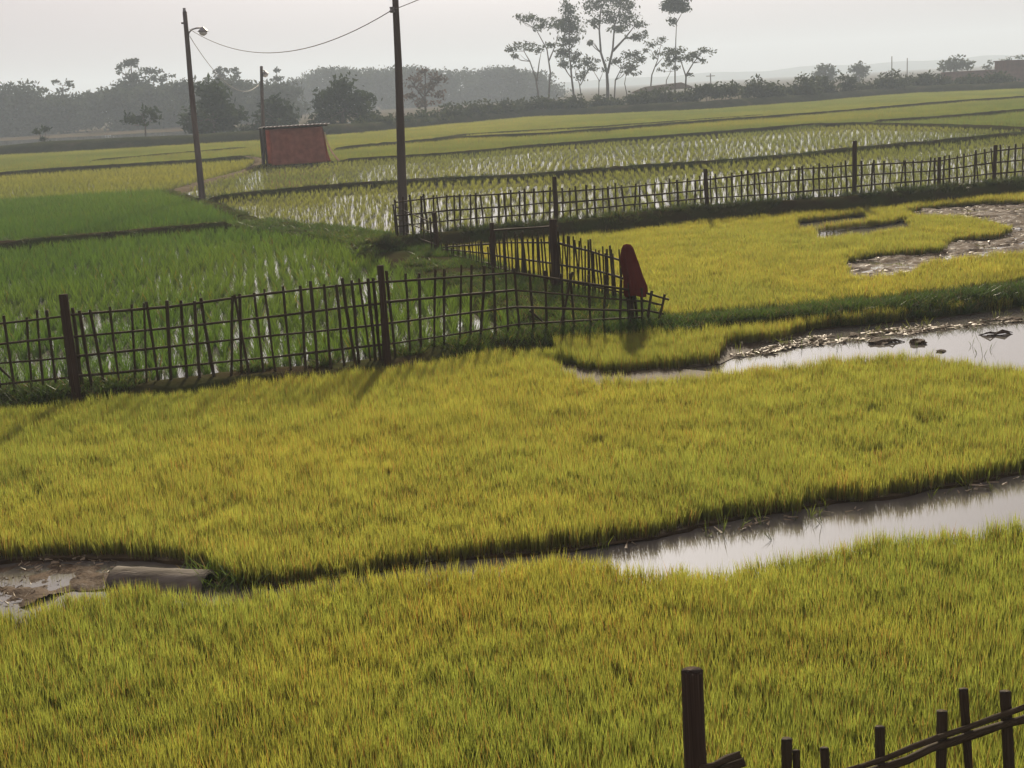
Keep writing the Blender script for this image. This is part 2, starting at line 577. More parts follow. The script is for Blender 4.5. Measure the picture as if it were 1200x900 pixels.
# ------------------------------------------------------------------ seed beds: outlines in photo pixels, blade tops at z=.2, bases at z=0
T = 0.2
BED_A = poly([(-260, 1150, 0), (-260, 716, T), (-60, 714, T), (30, 708, T), (80, 690, T), (130, 682, T), (200, 690, T), (262, 692, T), (300, 688, T), (420, 672, T), (560, 655, T), (680, 646, T), (720, 658, T), (780, 663, T), (860, 661, T), (910, 648, T), (960, 636, T), (1050, 620, T), (1120, 614, T), (1200, 607, T), (1450, 590, T), (1450, 1150, 0)])
BED_B = poly([(-260, 668), (0, 661), (90, 657), (140, 655), (240, 664), (275, 686), (320, 688), (420, 674), (560, 657), (680, 647), (720, 640), (800, 622), (900, 605), (1000, 590), (1100, 575), (1200, 557), (1450, 520),
              (1450, 440, T), (1200, 428, T), (1120, 419, T), (1060, 412, T), (1000, 417, T), (960, 421, T), (900, 426, T), (850, 432, T), (800, 438, T), (740, 442, T), (690, 440, T), (660, 434, T), (640, 420, T), (655, 405, T), (560, 411, T), (450, 430, T), (250, 452, T), (100, 466, T), (0, 476, T), (-260, 500, T)])
BED_C = poly([(648, 405), (655, 428), (700, 437), (745, 440), (800, 433), (845, 428), (847, 408), (900, 401), (943, 394), (946, 388), (1060, 378), (1200, 360), (1450, 330), (1450, 322), (1200, 348), (950, 376), (790, 391), (650, 398)])
BED_D = poly([(752, 378), (745, 362), (690, 350), (620, 333), (560, 315), (500, 297), (488, 292, T), (650, 274, T), (800, 258, T), (900, 250, T), (1000, 242, T), (1100, 232, T), (1200, 223, T), (1450, 203, T), (1450, 312), (1200, 334), (1080, 350), (950, 361), (800, 377)])
MUD_R = poly([(988, 316), (1000, 308), (1030, 303), (1060, 301), (1106, 297), (1110, 288), (1125, 284), (1170, 281), (1184, 274), (1180, 266, .1), (1140, 261), (1100, 259), (1065, 258), (1062, 252), (1080, 247), (1110, 244), (1150, 241), (1200, 240), (1450, 225), (1450, 262), (1200, 292, T), (1130, 297, T), (1088, 303, T), (1060, 315, T), (1020, 320, T), (995, 320, T)])
SLITS = [poly([(930, 263), (960, 259.5), (1016, 253), (1020, 254.5, T), (960, 262, T), (934, 265, T)]), poly([(952, 273), (990, 270), (1030, 265.5), (1064, 260), (1068, 262, T), (1030, 268.5, T), (990, 273, T), (956, 276, T)])]
MUD_L = poly([(-260, 668), (0, 661), (90, 657), (140, 655), (150, 690), (80, 692), (30, 712), (-60, 718), (-260, 722)])
POOL = poly([(655, 428), (700, 437), (800, 433), (845, 428), (847, 408), (900, 401), (946, 390), (1060, 378), (1200, 360), (1450, 330), (1450, 440), (1200, 434), (850, 440), (700, 448)])

def bed_soil(name, pg, z):
    bm = bmesh.new()
    c = resample(np.vstack([pg, pg[:1]]), 0.12)[:-1]
    near = np.abs(c[:, 0]) < 2 + 0.5 * c[:, 1]
    c = c + np.c_[fnoise(c, 0.4, 3) - 0.5, fnoise(c + 21, 0.4, 3) - 0.5] * (0.26 * near[:, None])
    vs_ = [bm.verts.new((x, y, z + 0.03 * (q - 0.6))) for (x, y), q in zip(c, fnoise(c + 9, 0.25, 2))]
    f = bm.faces.new(vs_)
    bmesh.ops.triangulate(bm, faces=[f])
    r = bmesh.ops.extrude_face_region(bm, geom=bm.faces[:])
    for v in r['geom']:
        if isinstance(v, bmesh.types.BMVert):
            v.co.z -= 0.15
    bmesh.ops.recalc_face_normals(bm, faces=bm.faces[:])
    me = bpy.data.meshes.new(name)
    bm.to_mesh(me)
    bm.free()
    return kind(link(name, me, M['soil']), 'structure')
bed_soil('seedbed_soil', BED_A, 0.03)
bed_soil('seedbed_soil', BED_B, 0.034)
bed_soil('seedbed_soil', BED_C, 0.014)

def mud_flat(name, pg, cell, lo, hi, s, extra=0.1):
    x0, y0 = pg.min(0) - extra
    x1, y1 = pg.max(0) + extra
    x0, x1 = max(x0, -16), min(x1, 32)
    nx, ny = int((x1 - x0) / cell), int((y1 - y0) / cell)
    X, Y = np.meshgrid(np.linspace(x0, x1, nx), np.linspace(y0, y1, ny))
    P = np.c_[X.ravel(), Y.ravel()]
    P = P + rng.normal(0, cell * 0.2, P.shape)
    n = fnoise(P, s, 4)
    n = np.clip((n - 0.25) / 0.5, 0, 1)
    ridged = np.abs(fnoise(P + 40, s * 0.6, 3) - 0.5) * 2
    z = lo + (hi - lo) * (0.75 * n + 0.25 * ridged)
    ins = inside(P, pg)
    idx = np.arange(nx * ny).reshape(ny, nx)
    F = np.stack([idx[:-1, :-1], idx[:-1, 1:], idx[1:, 1:], idx[1:, :-1]], -1).reshape(-1, 4)
    F = F[ins[F].any(1)]
    used = np.unique(F)
    mp = -np.ones(nx * ny, int)
    mp[used] = np.arange(len(used))
    V = np.c_[P, z][used]
    return kind(link(name, mesh(name, V, mp[F], True), M['mud']), 'structure')
mud_flat('mud_flat', MUD_R, 0.06, -0.036, 0.085, 0.4)
mud_flat('mud_flat', MUD_L, 0.035, -0.035, 0.05, 0.4)

# soil of the far bed, with the mud left open
def bed_grid(name, pg, holes, cell, z):
    x0, y0 = pg.min(0)
    x1, y1 = pg.max(0)
    nx, ny = int((x1 - x0) / cell), int((y1 - y0) / cell)
    X, Y = np.meshgrid(np.linspace(x0, x1, nx), np.linspace(y0, y1, ny))
    P = np.c_[X.ravel(), Y.ravel()]
    ok = inside(P, pg)
    for h in holes:
        ok &= ~inside(P, h)
    idx = np.arange(nx * ny).reshape(ny, nx)
    F = np.stack([idx[:-1, :-1], idx[:-1, 1:], idx[1:, 1:], idx[1:, :-1]], -1).reshape(-1, 4)
    F = F[ok[F].all(1)]
    used = np.unique(F)
    mp = -np.ones(nx * ny, int)
    mp[used] = np.arange(len(used))
    return kind(link(name, mesh(name, np.c_[P, np.full(len(P), z)][used], mp[F]), M['soil']), 'structure')
bed_grid('seedbed_soil', BED_D, [MUD_R] + SLITS, 0.15, 0.03)

# ------------------------------------------------------------------ blade tufts and scattering (geometry nodes on point meshes)
def tuft_mesh(name, mat, nb, spread, hmin, hmax, wid, lean, bend, segs=2, seed=0, hills=None):
    g = np.random.default_rng(seed)
    V, F, H, RR = [], [], [], []
    for b in range(nb):
        if hills is None:
            rr = spread * math.sqrt(g.random())
            an = g.random() * 6.283
            bx, by = rr * math.cos(an), rr * math.sin(an)
            la = g.random() * 6.283 if spread > 0.03 else an + g.normal(0, 0.4)
        else:
            hx, hy = hills[b % len(hills)]
            bx, by = hx + g.normal(0, spread), hy + g.normal(0, spread)
            la = g.random() * 6.283
        h = g.uniform(hmin, hmax)
        ll = min(abs(g.normal(0, lean)), 0.85)
        fa = g.random() * 6.283
        wx, wy = math.cos(fa) * wid / 2, math.sin(fa) * wid / 2
        dx, dy = math.cos(la), math.sin(la)
        r = g.random()
        o = len(V)
        ts = [i / segs for i in range(segs + 1)]
        for i, t in enumerate(ts):
            off = h * (math.tan(ll) * t + bend * t * t * g.uniform(0.3, 1.2))
            cx, cy_, cz = bx + dx * off, by + dy * off, h * t * (1 - 0.25 * bend * t)
            if i < segs:
                k = 1.0 if i else 0.7
                V.append((cx - wx * k, cy_ - wy * k, cz))
                V.append((cx + wx * k, cy_ + wy * k, cz))
                H += [t, t]
                RR += [r, r]
            else:
                V.append((cx, cy_, cz))
                H.append(1.0)
                RR.append(r)
        for i in range(segs - 1):
            F.append((o + 2 * i, o + 2 * i + 1, o + 2 * i + 3, o + 2 * i + 2))
        e = o + 2 * (segs - 1)
        F.append((e, e + 1, o + 2 * segs))
    me = mesh(name, V, F)
    me.materials.append(mat)
    a = me.attributes.new('h', 'FLOAT', 'POINT')
    a.data.foreach_set('value', H)
    a = me.attributes.new('r', 'FLOAT', 'POINT')
    a.data.foreach_set('value', RR)
    return me

def tuft_set(name, k, **kw):
    c = bpy.data.collections.new(name)
    for i in range(k):
        c.objects.link(bpy.data.objects.new(name, tuft_mesh(name, seed=i + 11, **kw)))
    return c

def gn_tree(c):
    ng = bpy.data.node_groups.new('scatter_' + c.name, 'GeometryNodeTree')
    ng.interface.new_socket('Geometry', in_out='INPUT', socket_type='NodeSocketGeometry')
    ng.interface.new_socket('Geometry', in_out='OUTPUT', socket_type='NodeSocketGeometry')
    gi = ng.nodes.new('NodeGroupInput')
    go = ng.nodes.new('NodeGroupOutput')
    ip = ng.nodes.new('GeometryNodeInstanceOnPoints')
    ci = ng.nodes.new('GeometryNodeCollectionInfo')
    ci.inputs['Collection'].default_value = c
    ci.inputs['Separate Children'].default_value = True
    ci.inputs['Reset Children'].default_value = True
    def na(n, t):
        x = ng.nodes.new('GeometryNodeInputNamedAttribute')
        x.data_type = t
        x.inputs['Name'].default_value = n
        return x.outputs['Attribute']
    ng.links.new(gi.outputs[0], ip.inputs['Points'])
    ng.links.new(ci.outputs[0], ip.inputs['Instance'])
    ip.inputs['Pick Instance'].default_value = True
    ng.links.new(na('variant', 'INT'), ip.inputs['Instance Index'])
    ng.links.new(na('rot', 'FLOAT_VECTOR'), ip.inputs['Rotation'])
    ng.links.new(na('scl', 'FLOAT_VECTOR'), ip.inputs['Scale'])
    ng.links.new(ip.outputs[0], go.inputs[0])
    return ng
_gn = {}
def scatter(name, P, z, c, scl, tint, label, tilt=0.0, vert=None):
    n = len(P)
    me = bpy.data.meshes.new(name)
    me.vertices.add(n)
    zz = np.full(n, z) if np.isscalar(z) else z
    me.vertices.foreach_set('co', np.c_[P, zz].astype(np.float32).ravel())
    def put(nm, tp, dat, key='vector'):
        a = me.attributes.new(nm, tp, 'POINT')
        a.data.foreach_set(key, dat.ravel())
    put('variant', 'INT', rng.integers(0, len(c.objects), n).astype(np.int32), 'value')
    put('rot', 'FLOAT_VECTOR', np.c_[rng.normal(0, tilt, n), rng.normal(0, tilt, n), rng.random(n) * 6.283].astype(np.float32))
    s = scl if not np.isscalar(scl) else np.full(n, scl)
    v = s if vert is None else s * vert
    put('scl', 'FLOAT_VECTOR', np.c_[s, s, v].astype(np.float32))
    put('tint', 'FLOAT_VECTOR', tint.astype(np.float32))
    me.update()
    o = link(name, me)
    if c.name not in _gn:
        _gn[c.name] = gn_tree(c)
    md = o.modifiers.new('scatter', 'NODES')
    md.node_group = _gn[c.name]
    return kind(o, 'stuff', label)

def jgrid(pg, step, jit=0.5, rot=0.0, stepy=None, clip=None):
    """jittered grid of points inside a world polygon; rows run along the direction rot (from +Y)"""
    stepy = stepy or step
    c, s = math.cos(rot), math.sin(rot)
    Q = np.c_[pg[:, 0] * c - pg[:, 1] * s, pg[:, 0] * s + pg[:, 1] * c]
    x0, y0 = Q.min(0)
    x1, y1 = Q.max(0)
    X, Y = np.meshgrid(np.arange(x0, x1, step), np.arange(y0, y1, stepy))
    P = np.c_[X.ravel(), Y.ravel()]
    P = P + rng.uniform(-jit, jit, P.shape) * np.array([step, stepy])
    P = np.c_[P[:, 0] * c + P[:, 1] * s, -P[:, 0] * s + P[:, 1] * c]
    if clip:
        lim = np.abs(P[:, 0]) < clip[0] + clip[1] * P[:, 1]
        P = P[lim]
    off = np.c_[fnoise(P, 0.35, 3) - 0.5, fnoise(P + 77, 0.35, 3) - 0.5] * 0.3
    return P[inside(P + off, pg)]

def off_bunds(P, lines=None, extra=0.0):
    ok = np.ones(len(P), bool)
    for ln, hw in BUNDS:
        ok &= dist_line(P, ln) > hw + extra
    return P[ok]

def tints(P, scale, lo, hi, amp2=0.12, s2=0.5):
    t = np.clip((fnoise(P, scale, 3) - 0.28) / 0.44, 0, 1)[:, None]
    c = np.array(lo) * (1 - t) + np.array(hi) * t
    k = 1 + amp2 * 2 * (fnoise(P + 31, s2, 2) - 0.5) + rng.normal(0, amp2 * 0.5, len(P))
    return np.clip(c * k[:, None], 0.05, 3)

CLIP = (2.0, 0.47)
SEED = tuft_set('seedling_tuft', 6, mat=M['seedling'], nb=32, spread=0.06, hmin=0.115, hmax=0.23, wid=0.0048, lean=0.10, bend=0.12)
SEEDF = tuft_set('seedling_tuft_far', 5, mat=M['seedling'], nb=26, spread=0.09, hmin=0.13, hmax=0.225, wid=0.0075, lean=0.13, bend=0.2)

def seed_field(pg, holes, step, cset, z, name, label, lo, hi, s=1.0, off=None):
    P = jgrid(pg, step, 0.5, 0.3, clip=CLIP)
    for h in holes:
        P = P[~inside(P + np.c_[fnoise(P, .3, 2) - .5, fnoise(P + 9, .3, 2) - .5] * .15, h)]
    if off is not None:
        ok = np.ones(len(P), bool)
        for ln, d in off:
            ok &= dist_line(P, ln) > d
        P = P[ok]
    bare = fnoise(P + 200, 0.5, 2)
    P = P[bare > 0.12]
    v = 0.74 + 0.48 * fnoise(P + 5, 0.45, 3)
    v *= rng.uniform(0.86, 1.13, len(P))
    v *= 0.88 + 0.24 * fnoise(P + 70, 3.0, 2)
    sc_ = s * rng.uniform(0.9, 1.12, len(P))
    scatter(name, P, z, cset, sc_, tints(P, 2.2, lo, hi, 0.16, 0.35), label, 0.05, v)
seed_field(BED_A, [], 0.066, SEED, 0.02, 'rice_seedlings', 'dense yellow-green rice seedlings filling the nearest bed', (0.95, 1.0, 0.9), (1.2, 1.08, 0.9))
seed_field(BED_B, [MUD_L], 0.070, SEED, 0.025, 'rice_seedlings', 'dense yellow rice seedlings in the bed between channel and fence', (0.98, 1.02, 0.95), (1.18, 1.08, 0.95), off=[(b_mid, 0.5)])
seed_field(BED_C, [], 0.08, SEED, 0.03, 'rice_seedlings', 'strip of yellow rice seedlings along the pool bank', (0.9, 0.95, 0.9), (1.1, 1.0, 0.9), off=[(b_mid, 0.35)])
seed_field(BED_D, [MUD_R] + SLITS, 0.105, SEEDF, 0.025, 'rice_seedlings', 'golden rice seedlings in the bed below the back fence', (1.0, 0.97, 0.9), (1.18, 1.04, 0.9), off=[(b_mid, 0.45), (b_laneb, 0.5), (b_back, 0.62)])

# transplanted paddy in rows
HILL = tuft_set('paddy_hill', 6, mat=M['paddy'], nb=16, spread=0.025, hmin=0.16, hmax=0.36, wid=0.009, lean=0.16, bend=0.3)
HILLS_ = tuft_set('paddy_hill_young', 6, mat=M['paddy'], nb=8, spread=0.022, hmin=0.12, hmax=0.29, wid=0.010, lean=0.10, bend=0.15)
gh = [(0.22 * i + 0.03 * ((i * 7 + j * 3) % 3), 0.22 * j) for i in range(-3, 4) for j in range(-3, 4)]
PATCH = tuft_set('paddy_patch', 6, mat=M['paddy'], nb=49 * 5, spread=0.05, hmin=0.12, hmax=0.27, wid=0.024, lean=0.13, bend=0.1, segs=1, hills=gh)

F_G1 = poly([(-260, 492), (0, 468), (240, 446), (455, 424), (560, 402), (640, 386), (560, 332), (490, 304), (430, 286), (370, 272), (300, 263), (200, 272), (0, 291), (-260, 318)])
F_G2 = poly([(-260, 316), (0, 289), (200, 270), (298, 261), (245, 240), (195, 227), (80, 234), (0, 239), (-260, 262)])
F_Y1 = poly([(-260, 261), (0, 238), (80, 233), (192, 226), (240, 213), (287, 200), (300, 189), (150, 199), (0, 209), (-260, 230)])
F_R1 = poly([(305, 262), (460, 285), (490, 276), (650, 260), (800, 244), (1000, 229), (1200, 210), (1450, 190), (1450, 138), (1200, 159), (1000, 178), (760, 198), (530, 213), (245, 237)])
F_R2 = poly([(240, 234), (530, 211), (760, 196), (1000, 176), (1200, 157), (1450, 137), (1450, 162), (1200, 155), (1010, 148), (830, 160), (640, 174), (385, 193), (312, 190), (296, 198), (262, 206), (222, 220), (205, 232)])
def wiggle(P):
    P = P + np.c_[(fnoise(P + 500, 4.0, 3) - 0.5) * 1.3, np.zeros(len(P))]
    return P[fnoise(P + 900, 0.6, 2) > 0.24]
G1 = off_bunds(wiggle(jgrid(F_G1, 0.24, 0.22, -0.12, 0.15, CLIP)))
G1 = G1[fnoise(G1 + 333, 0.8, 2) > 0.2]
G2 = off_bunds(jgrid(F_G2, 0.2, 0.3, 0.2, 0.2, CLIP))
Y1 = off_bunds(jgrid(F_Y1, 0.24, 0.3, 0.1, 0.24, CLIP))
R1 = off_bunds(wiggle(jgrid(F_R1, 0.32, 0.22, 0.08, 0.16, CLIP)))
R2 = off_bunds(wiggle(jgrid(F_R2, 0.36, 0.22, 0.14, 0.19, CLIP)))
U = lambda P, a, b: rng.uniform(a, b, len(P))
scatter('paddy_rice', G1, 0, HILL, U(G1, .85, 1.15), tints(G1, 5, (0.78, 0.98, 0.62), (1.12, 1.18, 0.7)), 'green transplanted rice in rows behind the middle fence', 0.06)
scatter('paddy_rice', G2, 0, HILL, U(G2, 1.0, 1.25), tints(G2, 6, (0.66, 0.86, 0.55), (0.9, 1.02, 0.62)), 'dark green closed rice left of the lamp pole', 0.06)
scatter('paddy_rice', Y1, 0, HILLS_, U(Y1, .95, 1.25), tints(Y1, 8, (2.0, 1.5, 1.3), (2.6, 1.75, 1.4)), 'yellowish rice field left of the hut path', 0.06)
scatter('paddy_rice', R1, 0, HILLS_, U(R1, .7, 1.0), tints(R1, 8, (1.9, 1.5, 1.5), (2.5, 1.8, 1.6)), 'sparse young rice in water behind the back fence', 0.06)
scatter('paddy_rice', R2, 0, HILLS_, U(R2, .7, 1.0), tints(R2, 9, (1.8, 1.45, 1.5), (2.5, 1.8, 1.6)), 'sparse young rice in water right of the hut', 0.06)
# everything farther away, in coarser clumps up to the dike
FAR = np.vstack([poly([(-300, 229), (0, 207), (150, 197), (300, 187), (302, 193), (384, 193), (640, 173), (830, 159), (1010, 147), (1200, 153), (1450, 160)]), dike_ln[::-1]])
FP = jgrid(FAR, 1.15, 0.35, 0.12, None, (10, 0.5))
okp = np.ones(len(FP), bool)
for ln, hw in BUNDS:
    okp &= dist_line(FP, ln) > hw + 0.75
FP = FP[okp & (dist_line(FP, dike_ln) > 0.8)]
scatter('paddy_rice', FP, 0, PATCH, U(FP, .9, 1.2), tints(FP, 26, (1.5, 1.3, 1.4), (2.5, 1.75, 1.5), 0.14, 4), 'distant rice fields below the irrigation dike', 0.01)

# weeds and grass on the bunds
WEED = tuft_set('bund_grass_tuft', 6, mat=M['weed'], nb=26, spread=0.11, hmin=0.06, hmax=0.24, wid=0.011, lean=0.5, bend=0.5)
def ridge_grass(lns, name, label, dens, lo, hi, s):
    PP, ZZ = [], []
    for ln, width, height in lns:
        c = resample(ln, 0.25)
        n = int(len(c) * dens)
        i = rng.integers(0, len(c) - 1, n)
        p = c[i] + (c[i + 1] - c[i]) * rng.random((n, 1))
        t = c[i + 1] - c[i]
        t /= np.linalg.norm(t, axis=1)[:, None]
        o = rng.uniform(-1, 1, n) * (width / 2 + 0.22)
        wob = (fnoise(p, 2.5, 2) - 0.5) * 0.25 * width
        p = p + np.c_[-t[:, 1], t[:, 0]] * (o + wob)[:, None]
        z = height * np.clip(1 - (np.abs(o) - width / 2) / 0.3, 0.15, 1)
        keep = fnoise(p + 300, 1.1, 2) > 0.33
        PP.append(p[keep])
        ZZ.append(z[keep] - 0.03)
    P, Z = np.vstack(PP), np.concatenate(ZZ)
    scatter(name, P, Z, WEED, U(P, 0.6, 1.25) * s, tints(P, 3, lo, hi, 0.2), label, 0.15)
ridge_grass([(b_mid, 0.55, 0.2)], 'bund_grass', 'weedy grass along the foot of the middle fence', 32, (0.6, 0.68, 0.9), (1.1, 1.1, 0.9), 0.85)
ridge_grass([(b_back, 0.6, 0.45)], 'bund_grass', 'dark grass on the bank under the back fence', 16, (0.6, 0.6, 0.8), (0.9, 0.8, 0.8), 0.8)
ridge_grass([(b_lane, 1.5, 0.2), (b_laneb, 0.5, 0.16)], 'bund_grass', 'green grass on the lane bank beside the paddy', 26, (0.8, 0.9, 0.9), (1.2, 1.2, 0.9), 0.8)
ridge_grass([(b_g12, 0.4, 0.34), (b_diag, 0.4, 0.2), (b_r12, 0.35, 0.26), (b_7, 0.5, 0.3)], 'bund_grass', 'short grass on the bunds between the paddies', 4, (0.7, 0.7, 0.8), (1.1, 1.0, 0.8), 0.7)

WP = jgrid(poly([(205, 676), (300, 676), (310, 690), (215, 692)]), 0.13)
scatter('bank_weeds', WP, 0.0, WEED, U(WP, .7, 1.15), tints(WP, 2, (1.0, 1.1, 0.9), (1.6, 1.5, 1.0)), 'leafy green weeds at the end of the old pipe', 0.1)
EP = jgrid(poly([(640, 398), (800, 392), (800, 402), (650, 408)]), 0.16)
scatter('bank_weeds', EP, 0.1, WEED, U(EP, .7, 1.3), tints(EP, 2, (0.6, 0.75, 0.9), (0.9, 1.0, 0.9)), 'dark leafy weeds below the red cloth', 0.1)

# ------------------------------------------------------------------ bamboo fences
def up(base, px_top_y, px_x):
    """height of a stake whose base is at world point base and whose top is seen at photo row px_top_y"""
    bx, by = proj(base)
    lo, hi = 0.05, 9.0
    for _ in range(30):
        m_ = (lo + hi) / 2
        if proj(base + Vector((0, 0, m_)))[1] > px_top_y:
            lo = m_
        else:
            hi = m_
    return lo

def fence(name, label, group, base, top, step, zb, posts, rails, rstake=0.014, lean=0.04, x0=None, x1=None, over=(0.0, 0.05), sag=0.012, gaps=(), rrail=0.012, double=False):
    """base, top: photo polylines of stake feet and stake heads; rails: fractions of height"""
    xs0, xs1 = (x0 if x0 is not None else base[0][0]), (x1 if x1 is not None else base[-1][0])
    mid = (xs0 + xs1) / 2
    root = empty(name, G(mid, lerp_line(base, mid), zb))
    tag(root, label, 'fence', group)
    foot = lambda x: G(x, lerp_line(base, x), zb)
    def hgt(x):
        f = foot(x)
        return up(f, lerp_line(top, x), x)
    x = xs0
    along = (foot(xs1) - foot(xs0)).normalized()
    perp = Vector((-along.y, along.x, 0))
    i = 0
    while x <= xs1:
        if not any(a < x < b for a, b in gaps):
            f = foot(x)
            h = hgt(x)
            for rep in range(2 if double and random.random() < 0.85 else 1):
                ln = random.gauss(0, lean)
                ff = f + along * random.uniform(-0.02, 0.02) + perp * ((0.02 if i % 2 else -0.02) + random.uniform(-.006, .006))
                hh = h * random.uniform(0.97, 1.03) + random.uniform(*over)
                tp = ff + Vector((0, 0, hh)) + along * (ln * hh) + perp * random.gauss(0, 0.02) * hh
                stick('stake', root, ff - Vector((0, 0, 0.12)), tp, rstake * random.uniform(0.8, 1.25))
                i += 1
        x += step * random.uniform(0.8, 1.2)
    # rails run from post to post, overlapping
    cuts = [xs0] + [p[0] for p in posts if xs0 < p[0] < xs1] + [xs1]
    for fr in rails:
        for a, b in zip(cuts[:-1], cuts[1:]):
            k = max(1, int((b - a) / (step * 7)))
            prev = None
            off = random.uniform(-0.02, 0.02)
            for j in range(k + 1):
                xx = a + (b - a) * j / k
                p = foot(xx) + Vector((0, 0, hgt(xx) * fr + off + random.gauss(0, sag)))
                if prev is not None:
                    stick('rail', root, prev, p, rrail * random.uniform(0.85, 1.2))
                prev = p
    for (px, pt, pb, r) in posts:
        f = G(px, pb, zb)
        h = up(f, pt, px)
        ln = random.gauss(0, 0.015)
        stick('post', root, f - Vector((0, 0, 0.25)), f + Vector((ln * h, 0, h)), r, PST)
    return root

mb, mtp = [(-260, 488), (-100, 471), (0, 462), (100, 455), (240, 442), (400, 428), (455, 420), (550, 399), (650, 387), (740, 381), (782, 378)], [(-260, 402), (-100, 386), (0, 377), (73, 367), (133, 362), (177, 358), (253, 351), (323, 341), (400, 331), (455, 325), (490, 321), (550, 315), (607, 316), (667, 319), (710, 327), (750, 338), (783, 347)]
f_mid = fence('bamboo_fence', 'split bamboo fence of square mesh between green paddy and yellow seedbed', 'bamboo fences round the seedbeds', mb, mtp, 15.0, 0.2, [(90, 345, 462, 0.062), (455, 311, 424, 0.05)], (0.955, 0.68, 0.42, 0.17), 0.0188, 0.06, x0=-200, x1=756, over=(0.0, 0.05), rrail=0.0155)
for px in (440, 446, 421):
    f = G(px, lerp_line(mb, px), 0.2)
    stick('stake', f_mid, f - Vector((0, 0, .1)), f + Vector((-0.02, 0.03, up(f, lerp_line(mtp, px), px))), 0.022)
for bx_, by_, tx_, ty_ in ((757, 380, 764, 341), (768, 380, 779, 345)):      # splayed end stakes
    f = G(bx_, by_, 0.2)
    stick('stake', f_mid, f - Vector((0, 0, .1)), at(tx_, ty_, f.y), 0.022)
for fr, ex in ((0.93, 785), (0.68, 777), (0.42, 778), (0.17, 777)):
    f0, f1 = G(752, lerp_line(mb, 752), 0.2), G(ex, lerp_line(mb, ex), 0.2)
    h0, h1 = up(f0, lerp_line(mtp, 752), 752), up(f1, lerp_line(mtp, min(ex, 783)), ex)
    stick('rail', f_mid, f0 + Vector((0, 0, h0 * fr)), f1 + Vector((0, 0, h1 * fr + random.uniform(-.05, .03))), 0.016)
stick('brace', f_mid, G(24, 456, 0.2), G(0, 462, 0.2) + Vector((-0.05, 0.05, 0.45)), 0.016)
stick('brace', f_mid, G(645, 384, 0.2), G(622, 388, 0.2) + Vector((0, 0.05, 0.3)), 0.016)
stick('brace', f_mid, G(655, 388, 0.2), G(674, 386, 0.2) + Vector((0, 0.0, 0.85)), 0.02)

bb, bt = [(465, 274), (485, 271), (648, 256), (800, 241), (900, 233), (1000, 226), (1100, 216), (1200, 207), (1400, 190)], [(465, 235), (483, 231), (648, 223), (800, 211), (900, 200), (995, 191), (1005, 190), (1060, 191), (1100, 186), (1130, 180), (1165, 174), (1200, 168), (1400, 150)]
f_back = fence('bamboo_fence', 'long bamboo fence on the dark bank at the back, running to the right edge', 'bamboo fences round the seedbeds', bb, bt, 8.6, 0.43, [(652, 207, 258, 0.06), (829, 198, 242, 0.055), (1001, 165, 227, 0.058), (1100, 184, 217, 0.045), (1165, 170, 211, 0.06)], (0.93, 0.56, 0.2), 0.0235, 0.06, x0=466, x1=1330, over=(-0.03, 0.08), rrail=0.020)

lb, lt = [(520, 299), (528, 302), (543, 307), (563, 314), (578, 318), (613, 330), (651, 339), (690, 346), (730, 353), (742, 356)], [(520, 287), (530, 286), (547, 284), (573, 283), (585, 276), (607, 274), (645, 273), (660, 277), (680, 280), (697, 287), (715, 291), (723, 296), (742, 300)]
f_lane = fence('bamboo_fence', 'short fence of crossed thin bamboo sticks beside the lane, ending at the red cloth', 'bamboo fences round the seedbeds', lb, lt, 6.0, 0.16, [(512, 249, 296, 0.06), (579, 261, 319, 0.05), (652, 257, 341, 0.075)], (0.86, 0.5, 0.18), 0.015, 0.10, x0=520, x1=736, over=(-0.1, 0.10), rrail=0.018, double=True)
stick('rail', f_lane, at(579, 270, 25.9), at(653, 265, 24.0), 0.02)
# post that carries the cloth
fp_ = G(740, 381, 0.18)
hp = up(fp_, 291, 740)
stick('post', f_mid, fp_ - Vector((0, 0, .2)), fp_ + Vector((-0.03, 0, hp)), 0.05, PST)
stick('stake', f_mid, fp_ + Vector((0.09, 0.03, -.1)), fp_ + Vector((0.06, 0.03, hp * 0.6)), 0.025)

# stub fence round the foot of the power pole
gate_b, gate_t = [(466, 279), (512, 296)], [(466, 237), (512, 256)]
f_gate = fence('bamboo_fence', 'little bamboo gate panel next to the foot of the bare pole', 'bamboo fences round the seedbeds', gate_b, gate_t, 9, 0.2, [], (0.9, 0.55, 0.25), 0.02, 0.05, over=(-0.05, 0.05))

# fence under the camera, seen over its top
def front_fence():
    Y = 5.6
    root = empty('bamboo_fence', Vector((1.0, Y, 0.0)))
    tag(root, 'near bamboo fence with thick post cut off by the bottom edge', 'fence', 'bamboo fences round the seedbeds')
    def vert(px, pt, wpx, lean=0.0, nm='stake', fam=None, flat=1.0):
        tp = at(px, pt, Y + random.uniform(-0.02, 0.02))
        b = Vector((tp.x + lean, tp.y, -0.2))
        r = wpx / FPX * Y * 1.04 / 2
        stick(nm, root, b, tp, r, fam, r * flat)
    vert(811, 786, 26, 0.03, 'post', PST)
    for a in ((922, 866, 13, 0.0), (933, 880, 10, 0.01), (966, 877, 11, 0.02), (1031, 852, 12, 0.04), (1104, 834, 14, 0.0), (1129, 808, 13, 0.12), (1178, 811, 14, 0.06), (1236, 800, 13, 0.03), (1290, 790, 13, 0.05), (1350, 775, 13, 0.05)):
        vert(*a)
    for pts, r in (([(930, 925), (1007, 899), (1100, 864), (1200, 829), (1360, 776)], 0.015), ([(960, 926), (1035, 900), (1120, 868), (1200, 843), (1360, 795)], 0.019)):
        prev = None
        for p in pts:
            q = at(p[0], p[1], Y - 0.045)
            if prev is not None:
                stick('rail', root, prev, q, r)
            prev = q
    stick('rail', root, at(820, 901, Y - 0.05), at(868, 884, Y - 0.05), 0.018)
    stick('rail', root, at(822, 908, Y - 0.06), at(872, 893, Y - 0.03), 0.024)
front_fence()

